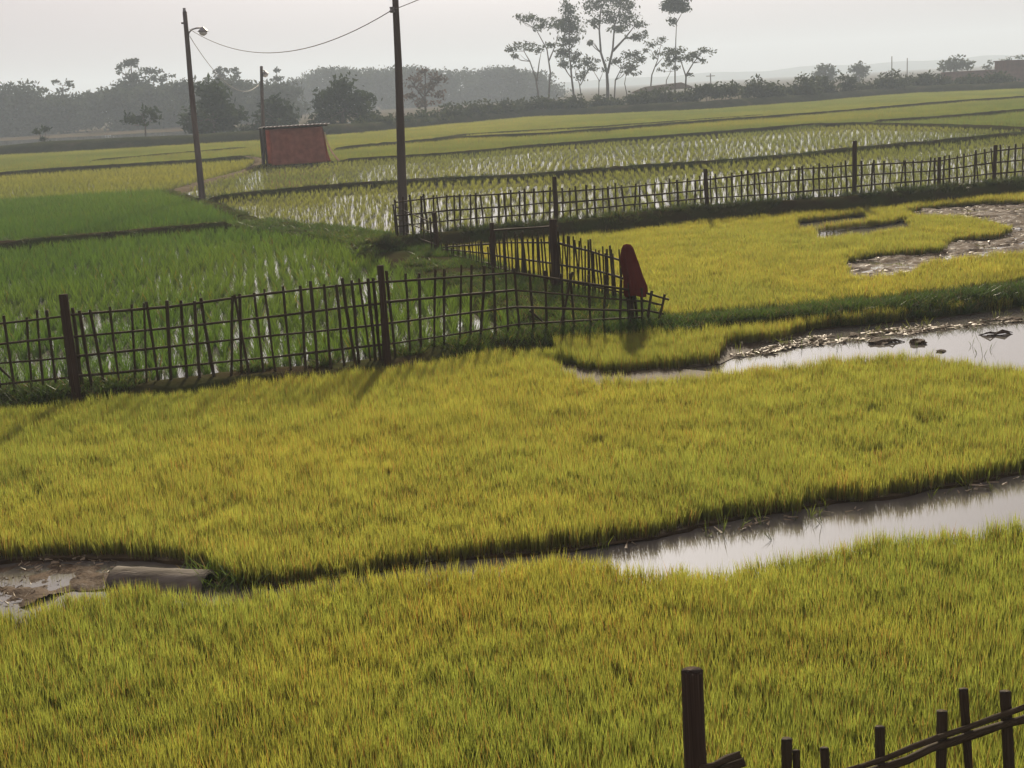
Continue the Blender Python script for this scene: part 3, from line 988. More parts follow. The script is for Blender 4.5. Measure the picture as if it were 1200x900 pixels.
# ------------------------------------------------------------------ red cloth over its post
def red_cloth():
    top = fp_ + Vector((-0.03, 0, hp + 0.03))
    B = fp_.y
    V, F = [], []
    n, m_ = 40, 16
    # rows: photo outline left / right edges of the hanging cloth
    rows = [(287, 730.5, 739), (291, 728.5, 742), (300, 727, 745), (312, 728, 749), (325, 731, 753), (337, 731, 758), (345, 732, 758.5)]
    for j in range(m_):
        t = j / (m_ - 1)
        yy = 287 + (345 - 287) * t
        l = np.interp(yy, [r[0] for r in rows], [r[1] for r in rows])
        r_ = np.interp(yy, [r[0] for r in rows], [r[2] for r in rows])
        pl, pr = at(l, yy, B), at(r_, yy + (1.5 if t > 0.9 else 0), B)
        c = (pl + pr) / 2
        hw = (pr - pl).length / 2
        dep = 0.08 + 0.10 * t
        for k in range(n):
            a = 2 * math.pi * k / n
            fold = 1 + (0.05 + 0.22 * t) * math.sin(9 * a + 1.3 * t) * (0.6 + 0.4 * math.sin(2.0 * a + 0.7))
            V.append((c.x + math.cos(a) * hw * min(fold, 1.06), c.y + math.sin(a) * dep * fold, c.z + 0.02 * t * math.sin(3 * a + 1)))
    for j in range(m_ - 1):
        for k in range(n):
            k2 = (k + 1) % n
            F.append((j * n + k, (j + 1) * n + k, (j + 1) * n + k2, j * n + k2))
    V.append((top.x, top.y, V[0][2] + 0.015))
    for k in range(n):
        F.append((len(V) - 1, k, (k + 1) % n))
    o = link('cloth', mesh('cloth', V, F, True), M['redcloth'])
    tag(o, 'dark red cloth hung over the fence post beside the yellow bed', 'cloth')
red_cloth()

# ------------------------------------------------------------------ poles, lamps and wires
def pole(name, label, base, top, r0, r1, lamp=None, group='wooden poles across the fields', insul=()):
    root = empty(name, base)
    tag(root, label, 'pole', group)
    b = MB()
    L = top - base
    pts = [Vector((0, 0, -0.4))] + [L * t + Vector((0.015 * math.sin(7 * t + base.x), 0, 0)) for t in (0, .2, .4, .6, .8, 1)]
    b.tube(pts, [r0] + [r0 + (r1 - r0) * t for t in (0, .2, .4, .6, .8, 1)], 12)
    b.build('shaft', M['polew'], root, True)
    for p in insul:
        q = p - base
        MB().tube([q + Vector((0, 0, -0.06)), q + Vector((0, 0, -0.02)), q + Vector((0, 0, 0.02)), q + Vector((0, 0, 0.08))], [0.05, 0.07, 0.05, 0.06], 8).build('insulator', M['metal'], root)
    return root

lampY = G(237, 236).y
pb = G(237, 236, 0.1)
pt_ = at(216, 14, lampY)
lp = pole('lamp_pole', 'tall leaning pole with curved lamp arm at the paddy corner', pb, pt_, 0.13, 0.085, insul=(at(216, 12, lampY),))
# curved lamp arm, shade and bulb glass
def lamp_arm(root, base, a, pts, shade, s):
    arm = MB().tube([at(*p, a) - base for p in pts], 0.03, 8).build('lamp_arm', M['metal'], root, True)
    c = at(*shade, a) - base
    sh = MB().tube([c + Vector((0, 0, 0.26 * s)), c + Vector((0, 0, 0.18 * s)), c + Vector((0, 0, 0.05 * s)), c], [0.06 * s, 0.14 * s, 0.28 * s, 0.33 * s], 14).build('lamp_shade', M['metal'], root, True)
    MB().tube([c + Vector((0, 0, -0.005)), c + Vector((0, 0, -0.12 * s)), c + Vector((0, 0, -0.2 * s)), c + Vector((0, 0, -0.24 * s))], [0.24 * s, 0.22 * s, 0.14 * s, 0.04 * s], 14).build('lamp_glass', M['glass'], sh, True)
lamp_arm(lp, pb, lampY, [(220.5, 43), (221.5, 38), (225, 34.5), (230, 33), (236, 32.5)], (238, 37), 0.66)
stick('bracket', lp, at(212.5, 27, lampY), at(217.5, 27, lampY), 0.04)

Y2 = G(309, 193).y
pb2 = G(309, 193, 0.1)
pt2 = at(306.5, 78, Y2)
hp2 = pole('lamp_pole', 'short pole with a small lamp beside the red hut', pb2, pt2, 0.11, 0.09)
lamp_arm(hp2, pb2, Y2, [(306.5, 83), (309, 82.5), (310.5, 83)], (310.7, 87), 0.75)

Y3 = 34.5
pb3 = Vector((at(474, 276, Y3).x, Y3, 0.15))
top3 = at(460.5, -70, Y3)
pp = pole('power_pole', 'thick dark bare pole rising out of the picture at the fence corner', pb3, top3, 0.125, 0.065, insul=(at(459.5, 12, Y3 - 0.12),))

def wire(name, label, a, b, sag, r, n=24):
    pts = [a.lerp(b, i / n) - Vector((0, 0, sag * 4 * (i / n) * (1 - i / n))) for i in range(n + 1)]
    o = MB().tube(pts, r, 5).build(name, M['wire'], None, True)
    tag(o, label, 'wire', 'overhead wires')
wA, wB = at(222, 34, lampY), at(459, 12, Y3 - 0.12)
wire('overhead_wire', 'sagging wire from the curved lamp pole to the thick pole', wA, wB, 0.95, 0.012)
wire('overhead_wire', 'wire rising from the thick pole out of the top edge', wB, at(700, -110, 26), 0.12, 0.010)
wire('overhead_wire', 'slack wire from the tall lamp pole to the pole by the hut', at(222, 42, lampY), at(305.5, 96, Y2), 1.2, 0.012)

# ------------------------------------------------------------------ hut
def hut():
    Yh = G(350, 192).y
    A, Bp = at(319, 195, 79.5), at(381, 192, 80.3)
    A.z = Bp.z = 0.0
    wv = (Bp - A).normalized()
    dv = Vector((-wv.y, wv.x, 0))
    W = (Bp - A).length
    H = 2.3
    root = empty('hut', A)
    tag(root, 'small red tarpaulin field hut with thin pale roof', 'hut')
    def P(u, v, z):
        return wv * u + dv * v + Vector((0, 0, z))
    def sheetp(name, fn, nu, nv, mat):
        V = [fn(i / nu, j / nv) for j in range(nv + 1) for i in range(nu + 1)]
        F = [(j * (nu + 1) + i, j * (nu + 1) + i + 1, (j + 1) * (nu + 1) + i + 1, (j + 1) * (nu + 1) + i) for j in range(nv) for i in range(nu)]
        o = link(name, mesh(name, V, F, True), mat, root)
        sm = o.modifiers.new('thick', 'SOLIDIFY')
        sm.thickness = 0.015
        return o
    wr = lambda a, b: 0.035 * math.sin(9 * a + 3 * b) + 0.025 * math.sin(23 * a - 7 * b)
    sheetp('front_tarp', lambda a, b: P((-0.0 + a * (W + 0.12 * (1 - b)) - 0.02), -0.02 + wr(a, b) - 0.05 * (1 - b), 0.0 + b * (H - 0.08)), 24, 10, M['tarp'])
    sheetp('back_tarp', lambda a, b: P(a * W, 2.4 + wr(a, b), b * (H - 0.12)), 12, 6, M['tarp'])
    sheetp('side_tarp', lambda a, b: P(W + 0.12 * (1 - b) + 0.25 * (1 - b) ** 2 * (1 - a * 0.3) + wr(a, b), a * 2.3, b * (H - 0.05)), 12, 8, M['tarp'])
    sheetp('tarp_flap', lambda a, b: P(W + 0.10 + 0.14 * (1 - b) + 0.62 * (1 - b) ** 2.5 + a * 0.10 * (1.2 - b), -0.06 - a * 0.05, 0.02 + b * (H - 0.5)), 3, 10, M['tarp2'])
    rf = MB()
    n = 48
    V, F = [], []
    for j, (v, z) in enumerate(((-0.4, H + 0.02), (1.2, H - 0.03), (2.7, H - 0.08))):
        for i in range(n + 1):
            u = -0.35 + (W + 0.75) * i / n
            V.append(P(u, v, z + 0.025 * math.sin(i * 2.1)))
    for j in range(2):
        for i in range(n):
            F.append((j * (n + 1) + i, j * (n + 1) + i + 1, (j + 1) * (n + 1) + i + 1, (j + 1) * (n + 1) + i))
    ro = link('roof', mesh('roof', V, F), M['roof'], root)
    sm = ro.modifiers.new('thick', 'SOLIDIFY')
    sm.thickness = 0.03
    for u, v in ((-0.28, -0.1), (-0.28, 2.3), (W - 0.02, 0.1), (W - 0.02, 2.3), (W / 2, 0.06)):
        p = P(u, v, 0)
        MB().tube([p + Vector((0, 0, -0.2)), p + Vector((0, 0, H - (0.0 if v < 1 else 0.1)))], 0.06, 8).build('post', M['post'], root)
    MB().tube([P(-0.35, -0.12, H - 0.1), P(W + 0.3, -0.12, H - 0.1)], 0.045, 8).build('eave_beam', M['post'], root)
    kind(MB().box((0, 0, 0), (W + 1.6, 3.4, 0.17)).build('hut_mound', M['bund']), 'structure')
    mo = bpy.data.objects['hut_mound']
    mo.location = A + P(-1.0, -0.35, -0.06)
    mo.rotation_euler.z = math.atan2(wv.y, wv.x)
    bv = mo.modifiers.new('soft', 'BEVEL')
    bv.width = 0.08
hut()

# ------------------------------------------------------------------ old pipe in the mud
def pipe():
    a, b = G(136, 682, 0.0), G(244, 687, 0.0)
    root = empty('old_pipe', a.lerp(b, 0.5))
    tag(root, 'weathered grey half pipe lying in the muddy end of the channel', 'pipe')
    L = b - a
    u = L.normalized()
    v = Vector((-u.y, u.x, 0))
    ro, ri = 0.125, 0.1
    def prof(s):
        return s
    V, F = [], []
    n, m_ = 14, 8
    for j in range(m_ + 1):
        c = a + L * (j / m_) - root.location
        for i in range(n + 1):
            an = math.pi * (1.12 - 1.24 * i / n)
            w_ = 1 + 0.03 * math.sin(j * 2.3 + i)
            flat = 0.82
            V.append(c + v * (math.cos(an) * ro * 1.15) * w_ + Vector((0, 0, 0.0 + math.sin(an) * ro * flat * w_)))
    for j in range(m_):
        for i in range(n):
            F.append((j * (n + 1) + i, j * (n + 1) + i + 1, (j + 1) * (n + 1) + i + 1, (j + 1) * (n + 1) + i))
    o = link('shell', mesh('shell', V, F, True), M['concrete'], root)
    sm = o.modifiers.new('thick', 'SOLIDIFY')
    sm.thickness = 0.02
    # raised rim along the top edge and the broken end
    q = [a + L * t - root.location + Vector((0, 0, 0.108)) + v * 0.03 for t in (0.02, .3, .6, .93)]
    MB().tube(q, 0.011, 6).build('rim', M['concrete'], root)
    e = b - root.location
    MB().tube([e + v * (math.cos(x) * ro * 1.12) + Vector((0, 0, math.sin(x) * ro * 0.82)) for x in np.linspace(0, math.pi, 9)], 0.013, 6).build('end_rim', M['concrete'], root)
pipe()

# ------------------------------------------------------------------ clods, twigs and litter in the pool
def clod(px, py, s, label, sq=0.4):
    bm = bmesh.new()
    bmesh.ops.create_icosphere(bm, subdivisions=3, radius=1)
    for v in bm.verts:
        k = 1 + 1.1 * (fnoise(np.array([[v.co.x * 3 + px, v.co.y * 3 + v.co.z * 5 + py]]), 1.3, 3)[0] - 0.5)
        v.co *= k
        v.co.z *= sq
    me = bpy.data.meshes.new('mud_clod')
    bm.to_mesh(me)
    bm.free()
    o = link('mud_clod', me, M['mud'])
    o.location = G(px, py, 0.0)
    o.scale = (s * 1.3, s * 1.0, s)
    o.rotation_euler.z = random.uniform(0, 6)
    tag(o, label, 'mud clod', 'mud clods in the pool')
clod(1031, 401, 0.15, 'largest dark mud clod at the edge of the straw litter')
clod(1075, 402, 0.11, 'dark mud clod standing clear in the bright pool', 0.55)
clod(1103, 412, 0.06, 'tiny clod beside the pool\'s near edge')
clod(1001, 393, 0.08, 'small clod sitting inside the straw litter')
clod(952, 398, 0.07, 'clod at the left end of the straw litter')
clod(1188, 375, 0.11, 'clod below the far bank near the right edge')

def twigs(px, py, s, label, n=11):
    c = G(px, py, 0.0)
    root = empty('twig_bundle', c)
    tag(root, label, 'twigs', 'twigs lying in the pool')
    for i in range(n):
        a = random.uniform(-0.3, 0.55) + (math.pi if i % 3 == 1 else 0)
        l = s * random.uniform(0.5, 1.1)
        p0 = Vector((random.uniform(-.15, .15) * s, random.uniform(-.25, .25) * s, 0.02))
        p1 = p0 + Vector((math.cos(a) * l, math.sin(a) * l * 0.8, random.uniform(-0.025, 0.0)))
        mdp = p0.lerp(p1, 0.5) + Vector((0, random.uniform(-.08, .08), random.uniform(0.0, 0.05)))
        MB().tube([p0, mdp, p1], [0.013, 0.011, 0.006], 6).build('twig', M['post'], root)
twigs(1165, 392, 0.25, 'tangle of dark twigs lying in the bright pool')
twigs(1040, 402, 0.22, 'few twigs stuck on the largest mud clod', 6)

def litter(pg, n, name, label, s=1.0, zr=0.012, dens=None):
    x0, y0 = pg.min(0)
    x1, y1 = pg.max(0)
    x1 = min(x1, 14)
    P = np.c_[rng.uniform(x0, x1, n), rng.uniform(y0, y1, n)]
    P = P[inside(P, pg)]
    P = P[fnoise(P, 0.5, 3) > 0.42]
    V, F = [], []
    for p in P:
        l, wd, a = rng.uniform(.02, .11) * s, rng.uniform(.006, .022) * s, rng.random() * 6.283
        c, sn = math.cos(a), math.sin(a)
        z = rng.uniform(0.004, zr)
        o = len(V)
        for u, v, dz in ((-l, -wd, 0), (l, -wd * .4, rng.uniform(0, .03)), (l, wd * .4, rng.uniform(0, .03)), (-l, wd, rng.uniform(0, .015))):
            V.append((p[0] + u * c - v * sn, p[1] + u * sn + v * c, z + dz))
        F.append((o, o + 1, o + 2, o + 3))
    kind(link(name, mesh(name, V, F), M['litter']), 'stuff', label)
litter(poly([(855, 418), (900, 408), (948, 396), (1010, 390), (1100, 380), (1200, 371), (1225, 369), (1225, 374), (1200, 377), (1090, 388), (1040, 400), (990, 402), (930, 408), (870, 424)]), 5200, 'straw_litter', 'pale straw litter floating along the far edge of the pool')
litter(MUD_R, 2600, 'straw_litter', 'dry stubble scattered on the wet mud at right', 1.1, 0.05)
litter(MUD_L, 700, 'straw_litter', 'bits of straw on the mud at the left edge', 0.35, 0.03)
litter(poly([(700, 640), (800, 624), (900, 607), (1000, 592), (1100, 577), (1200, 559), (1300, 545), (1300, 553), (1200, 566), (1000, 600), (850, 625), (720, 650)]), 900, 'straw_litter', 'straw scraps along the far edge of the channel', 0.6)

# single rice stems standing in the open water
STEM = tuft_set('water_stem', 4, mat=M['paddy'], nb=4, spread=0.02, hmin=0.06, hmax=0.2, wid=0.006, lean=0.25, bend=0.3)
CH = poly([(720, 648), (800, 640), (900, 622), (1000, 606), (1100, 590), (1200, 575), (1200, 598), (1050, 615), (950, 632), (860, 655), (740, 655)])
SP = np.vstack([CHp[rng.random(len(CHp)) < pr] for CHp, pr in ((jgrid(CH, 0.2), 0.10), (jgrid(POOL, 0.3, clip=CLIP), 0.08))])
scatter('water_stems', SP, 0, STEM, U(SP, .6, 1.2), tints(SP, 3, (.8, .8, .8), (1.3, 1.2, .8)), 'stray rice stems standing in the open water', 0.2)

# thin stragglers along the wet margins of the channel and the pool
MG = [poly([(690, 648), (800, 625), (900, 608), (1000, 593), (1100, 578), (1230, 555), (1230, 566), (1000, 603), (850, 628), (720, 656)]),
      poly([(850, 430), (850, 412), (946, 396), (1060, 384), (1230, 362), (1230, 370), (1000, 398), (900, 410)]),
      poly([(30, 704), (130, 676), (200, 686), (60, 716)])]
mp_ = np.vstack([q[(rng.random(len(q)) < 0.34) & (fnoise(q, 0.5, 2) > 0.42)] for q in (jgrid(m_, 0.09) for m_ in MG)])
scatter('margin_seedlings', mp_, 0.0, STEM, U(mp_, .6, 1.3), tints(mp_, 2, (1.4, 1.3, .9), (2.2, 1.7, 1.0)), 'stray seedlings along the wet margins of the channel', 0.25)

# ------------------------------------------------------------------ trees
LEAF = {'grey': mat_leaf('leaf_grey_green', (0.03, 0.045, 0.022), (0.075, 0.09, 0.045)),
        'dark': mat_leaf('leaf_dark_green', (0.018, 0.03, 0.014), (0.045, 0.062, 0.026)),
        'red': mat_leaf('leaf_reddish', (0.06, 0.045, 0.035), (0.11, 0.08, 0.06)),
        'bush': mat_leaf('leaf_bush', (0.025, 0.036, 0.015), (0.06, 0.07, 0.03)),
        'wood': mat_leaf('leaf_far_wood', (0.03, 0.042, 0.025), (0.048, 0.06, 0.034))}

def leaf_cloud(blobs, ls, per=14):
    """blobs: (centre, radii, n leaves). Leaves gathered in clumps inside each ellipsoid."""
    Vs, Rs = [], []
    for c, rad, n in blobs:
        nc = max(3, n // per)
        d = rng.normal(size=(nc, 3))
        d /= np.linalg.norm(d, axis=1)[:, None]
        rr = rng.random(nc) ** 0.45
        cc = np.array(c) + d * rr[:, None] * np.array(rad) * 0.9
        k = rng.integers(0, nc, n)
        cs = 0.16 * (rad[0] * rad[1] * rad[2]) ** (1 / 3) + ls * 0.5
        p = cc[k] + rng.normal(size=(n, 3)) * cs * np.array([1, 1, 0.6])
        u = rng.normal(size=(n, 3))
        u /= np.linalg.norm(u, axis=1)[:, None]
        v = np.cross(u, rng.normal(size=(n, 3)))
        v /= np.linalg.norm(v, axis=1)[:, None]
        s = ls * rng.uniform(0.5, 1.2, n)[:, None]
        Vs.append(np.stack([p - u * s, p + v * s * 0.45, p + u * s, p - v * s * 0.45], 1))
        Rs.append(np.clip(np.repeat(rng.random(nc)[k] * 0.7 + rng.random(n) * 0.3, 4), 0, 1))
    V = np.concatenate(Vs).reshape(-1, 3)
    r = np.concatenate(Rs)
    return V, r

def crown_mesh(name, V, r, mat):
    n = len(V) // 4
    me = bpy.data.meshes.new(name)
    me.vertices.add(len(V))
    me.vertices.foreach_set('co', V.astype(np.float32).ravel())
    me.loops.add(4 * n)
    me.loops.foreach_set('vertex_index', np.arange(4 * n, dtype=np.int32))
    me.polygons.add(n)
    me.polygons.foreach_set('loop_start', np.arange(0, 4 * n, 4, dtype=np.int32))
    me.update(calc_edges=True)
    a = me.attributes.new('r', 'FLOAT', 'POINT')
    a.data.foreach_set('value', r.astype(np.float32))
    me.materials.append(mat)
    return me

def tree(name, label, cat, Y, stems, blobs, leaf, ls, r0, dens=1.0, group=None, zfloor=0.0, twig=True):
    """stems: photo polylines from the foot up; blobs: (px, py, rx, ry) crown masses in the photo, each a rounded volume around Y"""
    s = Y / FPX * 1.02
    base = at(stems[0][0][0], stems[0][0][1], Y)
    base.z = zfloor
    root = empty(name, base)
    tag(root, label, cat, group)
    tr = MB()
    ends = []
    for si, st in enumerate(stems):
        pts = [at(p[0], p[1], Y) for p in st]
        if si == 0 or pts[0].z < 1.5:
            pts[0].z = zfloor - 0.3
        dy = random.uniform(-0.5, 0.5)
        pts = [p + Vector((0, dy * i * 0.5, 0)) for i, p in enumerate(pts)]
        rr = [r0 * (1 if si == 0 else 0.7) * (1 - 0.7 * i / (len(pts) - 1)) for i in range(len(pts))]
        tr.tube([p - base for p in pts], rr, 7)
        ends += [(p, q) for p, q in zip(pts[1:], rr[1:])]
    bl = []
    for (px, py, rx, ry) in blobs:
        c = at(px, py, Y + random.uniform(-1, 1) * min(2.0, rx * s * 0.6))
        rad = (rx * s, min(rx * s, 3.5) * 0.9, ry * s)
        n = int(max(40, dens * 62 * rx * ry * s * s / (ls * ls) * 0.22))
        bl.append((c - base, rad, n))
        # limbs from the nearest stem point into the crown mass
        if twig:
            near = sorted(ends, key=lambda e: (e[0] - c).length + (2 if e[0].z > c.z + 0.5 else 0))[0]
            for t in range(3):
                e = c + Vector((random.uniform(-.7, .7) * rad[0], random.uniform(-.6, .6) * rad[1], random.uniform(-.2, .6) * rad[2]))
                m1 = near[0].lerp(e, 0.5) + Vector((0, 0, -0.12 * (e - near[0]).length * random.random()))
                tr.tube([near[0] - base, m1 - base, e - base], [near[1] * 0.6, near[1] * 0.4, near[1] * 0.15], 5)
    tr.build('trunk', M['bark'], root, True)
    V, r = leaf_cloud(bl, ls)
    V[:, 2] = np.maximum(V[:, 2], 0.05 - 0.0)
    o = bpy.data.objects.new('crown', crown_mesh('crown', V, r, LEAF[leaf]))
    col.objects.link(o)
    o.parent = root
    return root

GT = 'tall thin trees on the dike'
tree('roadside_tree', 'leftmost slim tree with flat drooping crown in the tall row', 'tree', 216, [[(633, 116), (628, 92), (621, 72), (614, 60)], [(629, 95), (632, 72), (634, 62)]], [(604, 65, 9, 3), (612, 54, 20, 4), (630, 57, 16, 4), (600, 58, 8, 3), (644, 53, 10, 3)], 'grey', 0.29, 0.16, 0.7, GT)
tree('roadside_tree', 'slim tree with high flat crown leaning left, second of the row', 'tree', 214, [[(641, 116), (645, 85), (641, 58), (628, 34)], [(643, 72), (650, 55), (654, 40)]], [(618, 21, 18, 4), (632, 31, 11, 5), (606, 19, 7, 2), (650, 30, 10, 5), (642, 24, 10, 4)], 'grey', 0.29, 0.17, 0.8, GT)
tree('roadside_tree', 'full columnar tree with leaves down to half its trunk', 'tree', 220, [[(674, 118), (670, 92), (667, 60), (668, 20)]], [(668, 10, 10, 10), (664, 26, 19, 9), (674, 32, 16, 8), (668, 48, 13, 9), (661, 62, 11, 8), (676, 66, 10, 6), (662, 75, 9, 5)], 'grey', 0.29, 0.2, 1.0, GT)
tree('roadside_tree', 'small crooked tree under the full columnar tree', 'tree', 217, [[(683, 118), (679, 98), (674, 86)], [(680, 100), (690, 82)]], [(688, 72, 12, 7), (682, 88, 11, 6), (692, 80, 8, 4), (674, 78, 7, 4)], 'grey', 0.28, 0.12, 0.7, GT)
tree('roadside_tree', 'tallest forked tree with wide crown cut by the top edge', 'tree', 222, [[(712, 120), (712, 100), (711, 84), (704, 62), (702, 35), (704, 8)], [(712, 86), (718, 58), (720, 30), (728, 5)], [(718, 60), (732, 45), (744, 30)]], [(698, 8, 15, 12), (715, -8, 16, 12), (728, 4, 16, 12), (712, 20, 16, 9), (738, 22, 14, 9), (724, 33, 14, 6), (750, 30, 8, 6), (742, 44, 13, 5), (754, 41, 6, 4), (696, 26, 9, 6), (694, 50, 6, 4)], 'grey', 0.29, 0.30, 0.85, GT)
tree('roadside_tree', 'low wispy tree left of the tallest forked tree', 'tree', 218, [[(701, 120), (702, 94), (696, 84)], [(702, 96), (706, 86)]], [(695, 80, 7, 4), (706, 82, 6, 4), (700, 72, 6, 3)], 'grey', 0.27, 0.11, 0.5, GT)
tree('roadside_tree', 'low tree with flat layered crown right of the tallest tree', 'tree', 219, [[(719, 120), (721, 94), (728, 80), (738, 72)]], [(724, 71, 14, 4), (742, 65, 15, 5), (752, 70, 10, 4), (740, 78, 14, 4), (732, 84, 7, 3)], 'grey', 0.28, 0.13, 0.8, GT)
tree('roadside_tree', 'thin bent sapling with sparse top before the thatched shelter', 'tree', 215, [[(738, 119), (732, 98), (734, 86)]], [(736, 82, 8, 4), (745, 86, 6, 3)], 'grey', 0.27, 0.10, 0.5, GT)
tree('roadside_tree', 'open tree with spreading limbs behind the thatched shelter', 'tree', 226, [[(760, 108), (764, 88), (771, 70), (775, 52)], [(768, 78), (778, 66)]], [(764, 52, 10, 4), (775, 46, 9, 4), (780, 62, 9, 4), (768, 64, 8, 3), (759, 58, 6, 3)], 'grey', 0.28, 0.14, 0.6, GT)
tree('roadside_tree', 'very tall bare stem with dense round crown at the top edge', 'tree', 213, [[(791, 118), (791, 80), (792, 45), (793, 22)], [(792, 28), (800, 14)]], [(793, -4, 15, 10), (786, 6, 9, 7), (800, 7, 9, 8), (792, 10, 12, 6), (789, 24, 5, 5)], 'dark', 0.32, 0.13, 1.6, GT)
tree('roadside_tree', 'rightmost tree of the tall row with low wide crown', 'tree', 212, [[(802, 118), (804, 88), (812, 74), (822, 62)], [(804, 90), (798, 72), (788, 64)]], [(788, 60, 15, 6), (800, 66, 14, 6), (815, 64, 11, 4), (828, 60, 12, 4), (822, 70, 7, 3), (809, 87, 6, 3), (784, 70, 8, 5)], 'grey', 0.29, 0.16, 0.8, GT)
tree('roadside_tree', 'short crooked tree just right of the thatched shelter\'s roof', 'tree', 224, [[(779, 108), (781, 94), (786, 84)]], [(783, 76, 10, 4), (790, 82, 7, 4), (776, 82, 5, 3)], 'grey', 0.27, 0.11, 0.6, GT)

GR = 'round trees behind the hut'
tree('round_tree', 'dark round tree directly behind the tall lamp pole', 'tree', 150, [[(250, 166), (250, 140), (248, 120)]], [(248, 118, 26, 18), (235, 138, 22, 16), (268, 138, 22, 16), (250, 150, 34, 10), (243, 105, 16, 9), (226, 145, 12, 14)], 'dark', 0.36, 0.25, 1.5, GR)
tree('round_tree', 'dark round tree rising behind the hut\'s small lamp pole', 'tree', 152, [[(325, 164), (325, 140), (325, 125)]], [(325, 122, 18, 13), (314, 138, 18, 14), (338, 138, 18, 14), (326, 150, 28, 9), (294, 152, 16, 8)], 'dark', 0.36, 0.22, 1.5, GR)
tree('round_tree', 'largest dark round tree right of the hut', 'tree', 154, [[(402, 160), (402, 130), (402, 110)]], [(402, 104, 22, 14), (388, 118, 22, 14), (418, 118, 20, 15), (400, 136, 34, 14), (375, 142, 14, 12), (430, 142, 16, 12)], 'dark', 0.36, 0.25, 1.5, GR)
tree('small_tree', 'small airy umbrella tree on the bank at left', 'tree', 142, [[(170, 166), (170, 146), (166, 134)], [(170, 148), (182, 136)]], [(158, 136, 14, 5), (172, 130, 16, 5), (184, 138, 11, 5), (150, 143, 8, 4), (164, 144, 9, 4)], 'dark', 0.34, 0.10, 0.7)
tree('small_tree', 'bare forked shrub on the bank near the left edge', 'shrub', 138, [[(50, 173), (49, 163), (43, 153)], [(50, 166), (54, 153)], [(50, 166), (58, 158)]], [(43, 153, 4, 3), (55, 152, 5, 3), (51, 163, 5, 4)], 'dark', 0.25, 0.07, 0.4)
tree('bare_tree', 'brownish half-bare tree right of the thick pole', 'tree', 176, [[(499, 140), (498, 112), (499, 80)], [(498, 118), (484, 98), (478, 90)], [(498, 112), (512, 94), (518, 86)], [(498, 125), (482, 115)]], [(499, 85, 14, 6), (484, 97, 13, 6), (512, 95, 13, 7), (498, 103, 18, 7), (482, 112, 12, 6), (512, 112, 12, 6), (498, 122, 16, 6)], 'red', 0.3, 0.16, 0.55)

# trees that stand out of the far wood
GF = 'trees topping the far wood'
tree('far_tree', 'broad hazy tree with umbrella crown at the left edge', 'tree', 266, [[(18, 150), (18, 125), (20, 112)]], [(18, 103, 34, 5), (2, 106, 20, 5), (34, 107, 20, 4)], 'wood', 0.5, 0.3, 0.9, GF)
tree('far_tree', 'thin see-through tree in the far wood left of the tallest', 'tree', 268, [[(74, 150), (74, 120), (74, 100)]], [(70, 96, 8, 3), (80, 100, 8, 5), (72, 106, 9, 4)], 'wood', 0.42, 0.2, 0.5, GF)
tree('far_tree', 'tallest far tree with two round top clumps', 'tree', 272, [[(158, 150), (156, 110), (154, 76)], [(156, 95), (142, 84)]], [(155, 73, 7, 5), (147, 75, 6, 4), (161, 72, 5, 5), (140, 82, 4, 4), (158, 92, 14, 9), (150, 104, 20, 9)], 'wood', 0.5, 0.35, 1.3, GF)
tree('far_tree', 'flat-topped far tree right of the tallest', 'tree', 276, [[(180, 150), (180, 110), (180, 92)]], [(180, 84, 13, 3), (186, 92, 20, 3), (170, 82, 8, 2)], 'wood', 0.45, 0.3, 1.0, GF)
tree('far_tree', 'feathery clump rising above the far wood by the lamp pole', 'tree', 282, [[(260, 150), (260, 110), (260, 92)]], [(259, 88, 9, 7), (256, 80, 4, 4), (264, 82, 4, 4), (262, 98, 12, 8)], 'wood', 0.42, 0.3, 1.1, GF)
tree('far_tree', 'narrow feathery clump left of the hut\'s small pole', 'tree', 280, [[(277, 150), (277, 110), (277, 95)]], [(277, 90, 6, 6), (276, 82, 3, 4), (279, 100, 9, 7)], 'wood', 0.42, 0.25, 1.1, GF)
tree('far_tree', 'thin top standing alone above the wood behind the hut', 'tree', 290, [[(324, 150), (324, 110), (324, 85)]], [(324, 82, 3, 5), (325, 92, 5, 5)], 'wood', 0.42, 0.2, 1.2, GF)
tree('far_tree', 'rounded hazy tree over the right-hand bushes, leftmost of the pair', 'tree', 300, [[(968, 112), (967, 98), (967, 88)], [(967, 100), (975, 88)]], [(966, 80, 10, 5), (960, 86, 9, 6), (974, 85, 9, 7), (968, 92, 11, 5)], 'grey', 0.42, 0.25, 1.2, GF)
tree('far_tree', 'rounded hazy tree over the right-hand bushes, rightmost of the pair', 'tree', 305, [[(1007, 110), (1007, 96), (1007, 88)]], [(1006, 79, 9, 5), (1000, 83, 7, 5), (1013, 83, 7, 6), (1006, 90, 8, 5)], 'grey', 0.42, 0.25, 1.2, GF)
tree('far_tree', 'wide hazy tree left of the brick wall', 'tree', 285, [[(1118, 96), (1118, 84), (1118, 78)]], [(1117, 72, 12, 6), (1106, 77, 10, 5), (1130, 76, 10, 6), (1118, 80, 16, 5)], 'grey', 0.5, 0.25, 1.2, GF)
tree('far_tree', 'small wispy tree in front of the high brick block', 'tree', 270, [[(1157, 90), (1157, 78)], [(1157, 86), (1160, 75)]], [(1156, 80, 6, 3), (1160, 74, 2, 4)], 'grey', 0.28, 0.12, 0.8, GF)
tree('far_tree', 'faint twiggy tree behind the high brick block', 'tree', 300, [[(1182, 90), (1182, 74), (1184, 66)]], [(1182, 70, 8, 3), (1194, 67, 8, 3), (1172, 76, 5, 3)], 'grey', 0.28, 0.14, 0.4, GF)

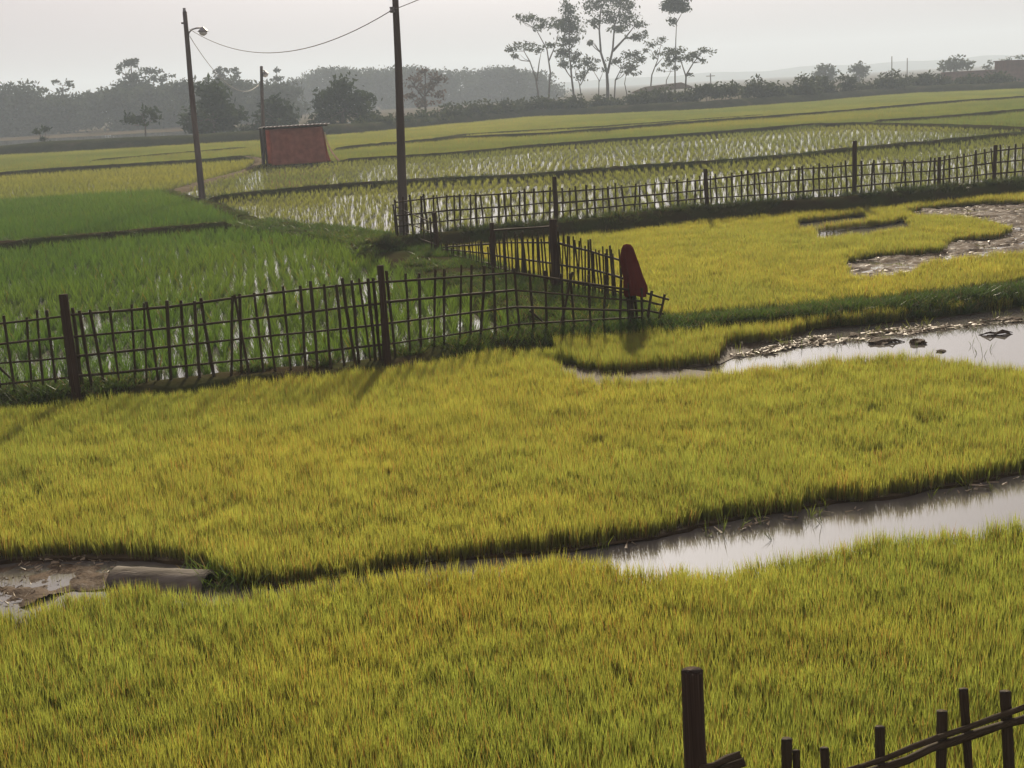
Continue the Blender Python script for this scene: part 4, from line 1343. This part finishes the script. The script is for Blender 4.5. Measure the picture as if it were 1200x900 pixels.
# shrubs along the dike: one object each
def shrub(px, py, rx, ry, Y, label, leaf='bush', ls=0.3):
    tree('shrub', label, 'shrub', Y, [[(px, py + ry), (px, py + ry * 0.3)], [(px, py + ry), (px + rx * .4, py)]], [(px, py, rx, ry), (px - rx * .5, py + ry * .35, rx * .6, ry * .7), (px + rx * .5, py + ry * .3, rx * .6, ry * .7)], leaf, ls, 0.08, 1.5, 'shrubs along the dike', 0.3, False)
hedge = [(425, 148, 14, 9), (447, 145, 14, 9), (468, 143, 15, 9), (490, 141, 15, 10), (512, 139, 16, 10), (533, 133, 15, 13), (553, 130, 14, 13), (573, 128, 14, 12), (594, 127, 14, 12), (615, 125, 14, 11), (636, 124, 14, 11), (656, 123, 14, 11), (676, 122, 12, 10)]
ordn = ['first', 'second', 'third', 'fourth', 'fifth', 'sixth', 'seventh', 'eighth', 'ninth', 'tenth', 'eleventh', 'twelfth', 'thirteenth', 'fourteenth', 'fifteenth', 'sixteenth', 'seventeenth', 'eighteenth', 'nineteenth', 'twentieth']
for i, (px, py, rx, ry) in enumerate(hedge):
    shrub(px, py, rx, ry, float(np.interp(px, [p[0] for p in DK], dike_ln[:, 1])) + 3.5, ordn[i] + ' shrub from the left in the hedge between the thick pole and the tall trees')
right = [(704, 120, 12, 7), (722, 121, 12, 6), (752, 115, 14, 8), (777, 113, 14, 8), (806, 112, 14, 7), (828, 105, 14, 6), (850, 105, 14, 7), (884, 103, 16, 9), (905, 107, 13, 9), (925, 108, 12, 8), (944, 104, 13, 12), (966, 103, 13, 11), (993, 98, 7, 11), (1012, 105, 13, 9), (1042, 97, 16, 13), (1062, 99, 12, 10), (1082, 94, 10, 8), (1102, 95, 13, 6), (1135, 95, 15, 6), (1170, 93, 16, 6)]
for i, (px, py, rx, ry) in enumerate(right):
    shrub(px, py + 0.5, rx * 1.15, ry * 1.3, float(np.interp(px, [p[0] for p in DK], dike_ln[:, 1])) + 5 + 2 * (i % 2), ordn[i] + ' shrub from the left in the line right of the tall forked tree')
tree('shrub', 'narrow pointed conifer-like shrub left of the pair of hazy trees', 'shrub', 200, [[(952, 112), (952, 95)]], [(952, 93, 2.5, 8), (952, 102, 4, 7)], 'dark', 0.35, 0.08, 1.8, 'shrubs along the dike', 0.3, False)

# far wood that reads as one mass
def wood():
    line = [(-300, 108), (-150, 104), (0, 106), (30, 104), (60, 112), (100, 110), (130, 103), (150, 98), (175, 95), (200, 98), (240, 93), (260, 95), (290, 95), (310, 97), (330, 96), (350, 91), (365, 84), (380, 80), (400, 79), (430, 81), (470, 77), (520, 83), (560, 80), (600, 78), (635, 84), (660, 104)]
    bl = []
    x = -300
    while x < 655:
        t = lerp_line(line, x) + random.uniform(-2, 5)
        Y = random.uniform(262, 284) if x < 340 else random.uniform(390, 420)
        s = Y / FPX
        rx = random.uniform(9, 18)
        top = at(x, t, Y)
        h = top.z
        for z0 in np.arange(h - 2.0, 0, -3.0):
            bl.append(((top.x + random.uniform(-1, 1), Y + random.uniform(-4, 4) + (h - z0) * -0.3, z0), (rx * s, 3.5, 2.1), 420))
        x += random.uniform(6, 10)
    V, r = leaf_cloud(bl, 0.55, 9)
    o = bpy.data.objects.new('distant_wood', crown_mesh('distant_wood', V, r, LEAF['wood']))
    col.objects.link(o)
    kind(o, 'stuff', 'hazy grey wood closing the fields at left')
wood()

# ------------------------------------------------------------------ far structures
def shelter():
    Y = 224
    a, b = at(745, 112, Y), at(806, 108, Y)
    a.z = b.z = 0.6
    root = empty('thatched_shelter', a)
    tag(root, 'low thatched shelter under the tall trees', 'shelter')
    z1, z2 = at(745, 108, Y).z, at(778, 99, Y).z
    W = (b - a).length
    V = [(-0.5, -2, z1 - 0.6), (W + .5, -2, z1 - 0.2), (W + .5, 2, z1 - 0.2), (-.5, 2, z1 - 0.6), (1.5, 0, z2 - 0.8), (W - 1, 0, z2 - 0.4)]
    o = link('roof', mesh('roof', V, [(0, 1, 5, 4), (2, 3, 4, 5), (1, 2, 5), (3, 0, 4)]), M['thatch'], root)
    sm = o.modifiers.new('thick', 'SOLIDIFY')
    sm.thickness = 0.2
    for u in (0.2, W * .33, W * .66, W - .2):
        for v in (-1.6, 1.6):
            MB().tube([(u, v, -0.7), (u, v, z1 - 0.7)], 0.09, 6).build('post', M['post'], root)
shelter()

def brick_wall(px0, px1, pt0, pt1, Y, label, thick, name='brick_wall'):
    a, b = at(px0, pt0, Y), at(px1, pt1, Y)
    root = empty(name, Vector((a.x, Y, 0)))
    tag(root, label, 'wall')
    L = b.x - a.x
    m_ = MB()
    V = [(0, 0, -.1), (L, 0, -.1), (L, thick, -.1), (0, thick, -.1), (0, 0, a.z), (L, 0, b.z), (L, thick, b.z), (0, thick, a.z)]
    m_.add((V, [(3, 2, 1, 0), (4, 5, 6, 7), (0, 1, 5, 4), (1, 2, 6, 5), (2, 3, 7, 6), (3, 0, 4, 7)]))
    m_.build('masonry', M['brick'], root)
    n = max(2, int(L / 4))
    for i in range(n + 1):
        x = L * i / n
        z = a.z + (b.z - a.z) * i / n
        MB().box((x - 0.25, -0.18, -0.1), (x + 0.25, -0.003, z + 0.08)).build('pier', M['brick'], root)
    MB().add(([(0 - .1, -.1, a.z + .003), (L + .1, -.1, b.z + .003), (L + .1, thick + .1, b.z + .003), (-.1, thick + .1, a.z + .003), (-.1, -.1, a.z + .18), (L + .1, -.1, b.z + .18), (L + .1, thick + .1, b.z + .18), (-.1, thick + .1, a.z + .18)], [(3, 2, 1, 0), (4, 5, 6, 7), (0, 1, 5, 4), (1, 2, 6, 5), (2, 3, 7, 6), (3, 0, 4, 7)])).build('coping', M['brick'], root)
brick_wall(1104, 1178, 86, 82, 240, 'long low dark brick wall on the horizon at right', 0.4)
brick_wall(1178, 1320, 72, 66, 236, 'high dark brick block at the right edge of the horizon', 5.0)

def far_pole(px, pt, pbm, Y, label, arm=True):
    b, t = at(px, pbm, Y), at(px - 0.3, pt, Y)
    b.z = 0
    t.x = b.x
    root = empty('far_pole', b)
    tag(root, label, 'pole', 'power poles on the horizon')
    MB().tube([(0, 0, -.3), (0, 0, t.z)], [0.14, 0.1], 8).build('shaft', M['polew'], root)
    if arm:
        MB().box((-0.9, -0.05, t.z - 0.6), (0.9, 0.05, t.z - 0.45)).build('crossarm', M['polew'], root)
far_pole(833, 86, 105, 290, 'faint pole with crossarm right of the tall tree row')
far_pole(1045, 66, 100, 320, 'faint bare pole above the big bush, left of two', False)
far_pole(1063, 68, 100, 330, 'faint bare pole above the bushes, right of two', False)

# ------------------------------------------------------------------ haze
def haze():
    m, n, o = newmat('haze_air')
    pv = N(n, 'ShaderNodeVolumePrincipled')
    pv.inputs['Color'].default_value = (0.74, 0.87, 1.0, 1)
    pv.inputs['Density'].default_value = 0.00085
    pv.inputs['Anisotropy'].default_value = 0.1
    n.links.new(pv.outputs[0], o.inputs['Volume'])
    h = MB().box((-2700, -320, -2.0), (2700, 2700, 62)).build('haze', m)
    kind(h, 'stuff', 'thin pale haze over the fields')
haze()
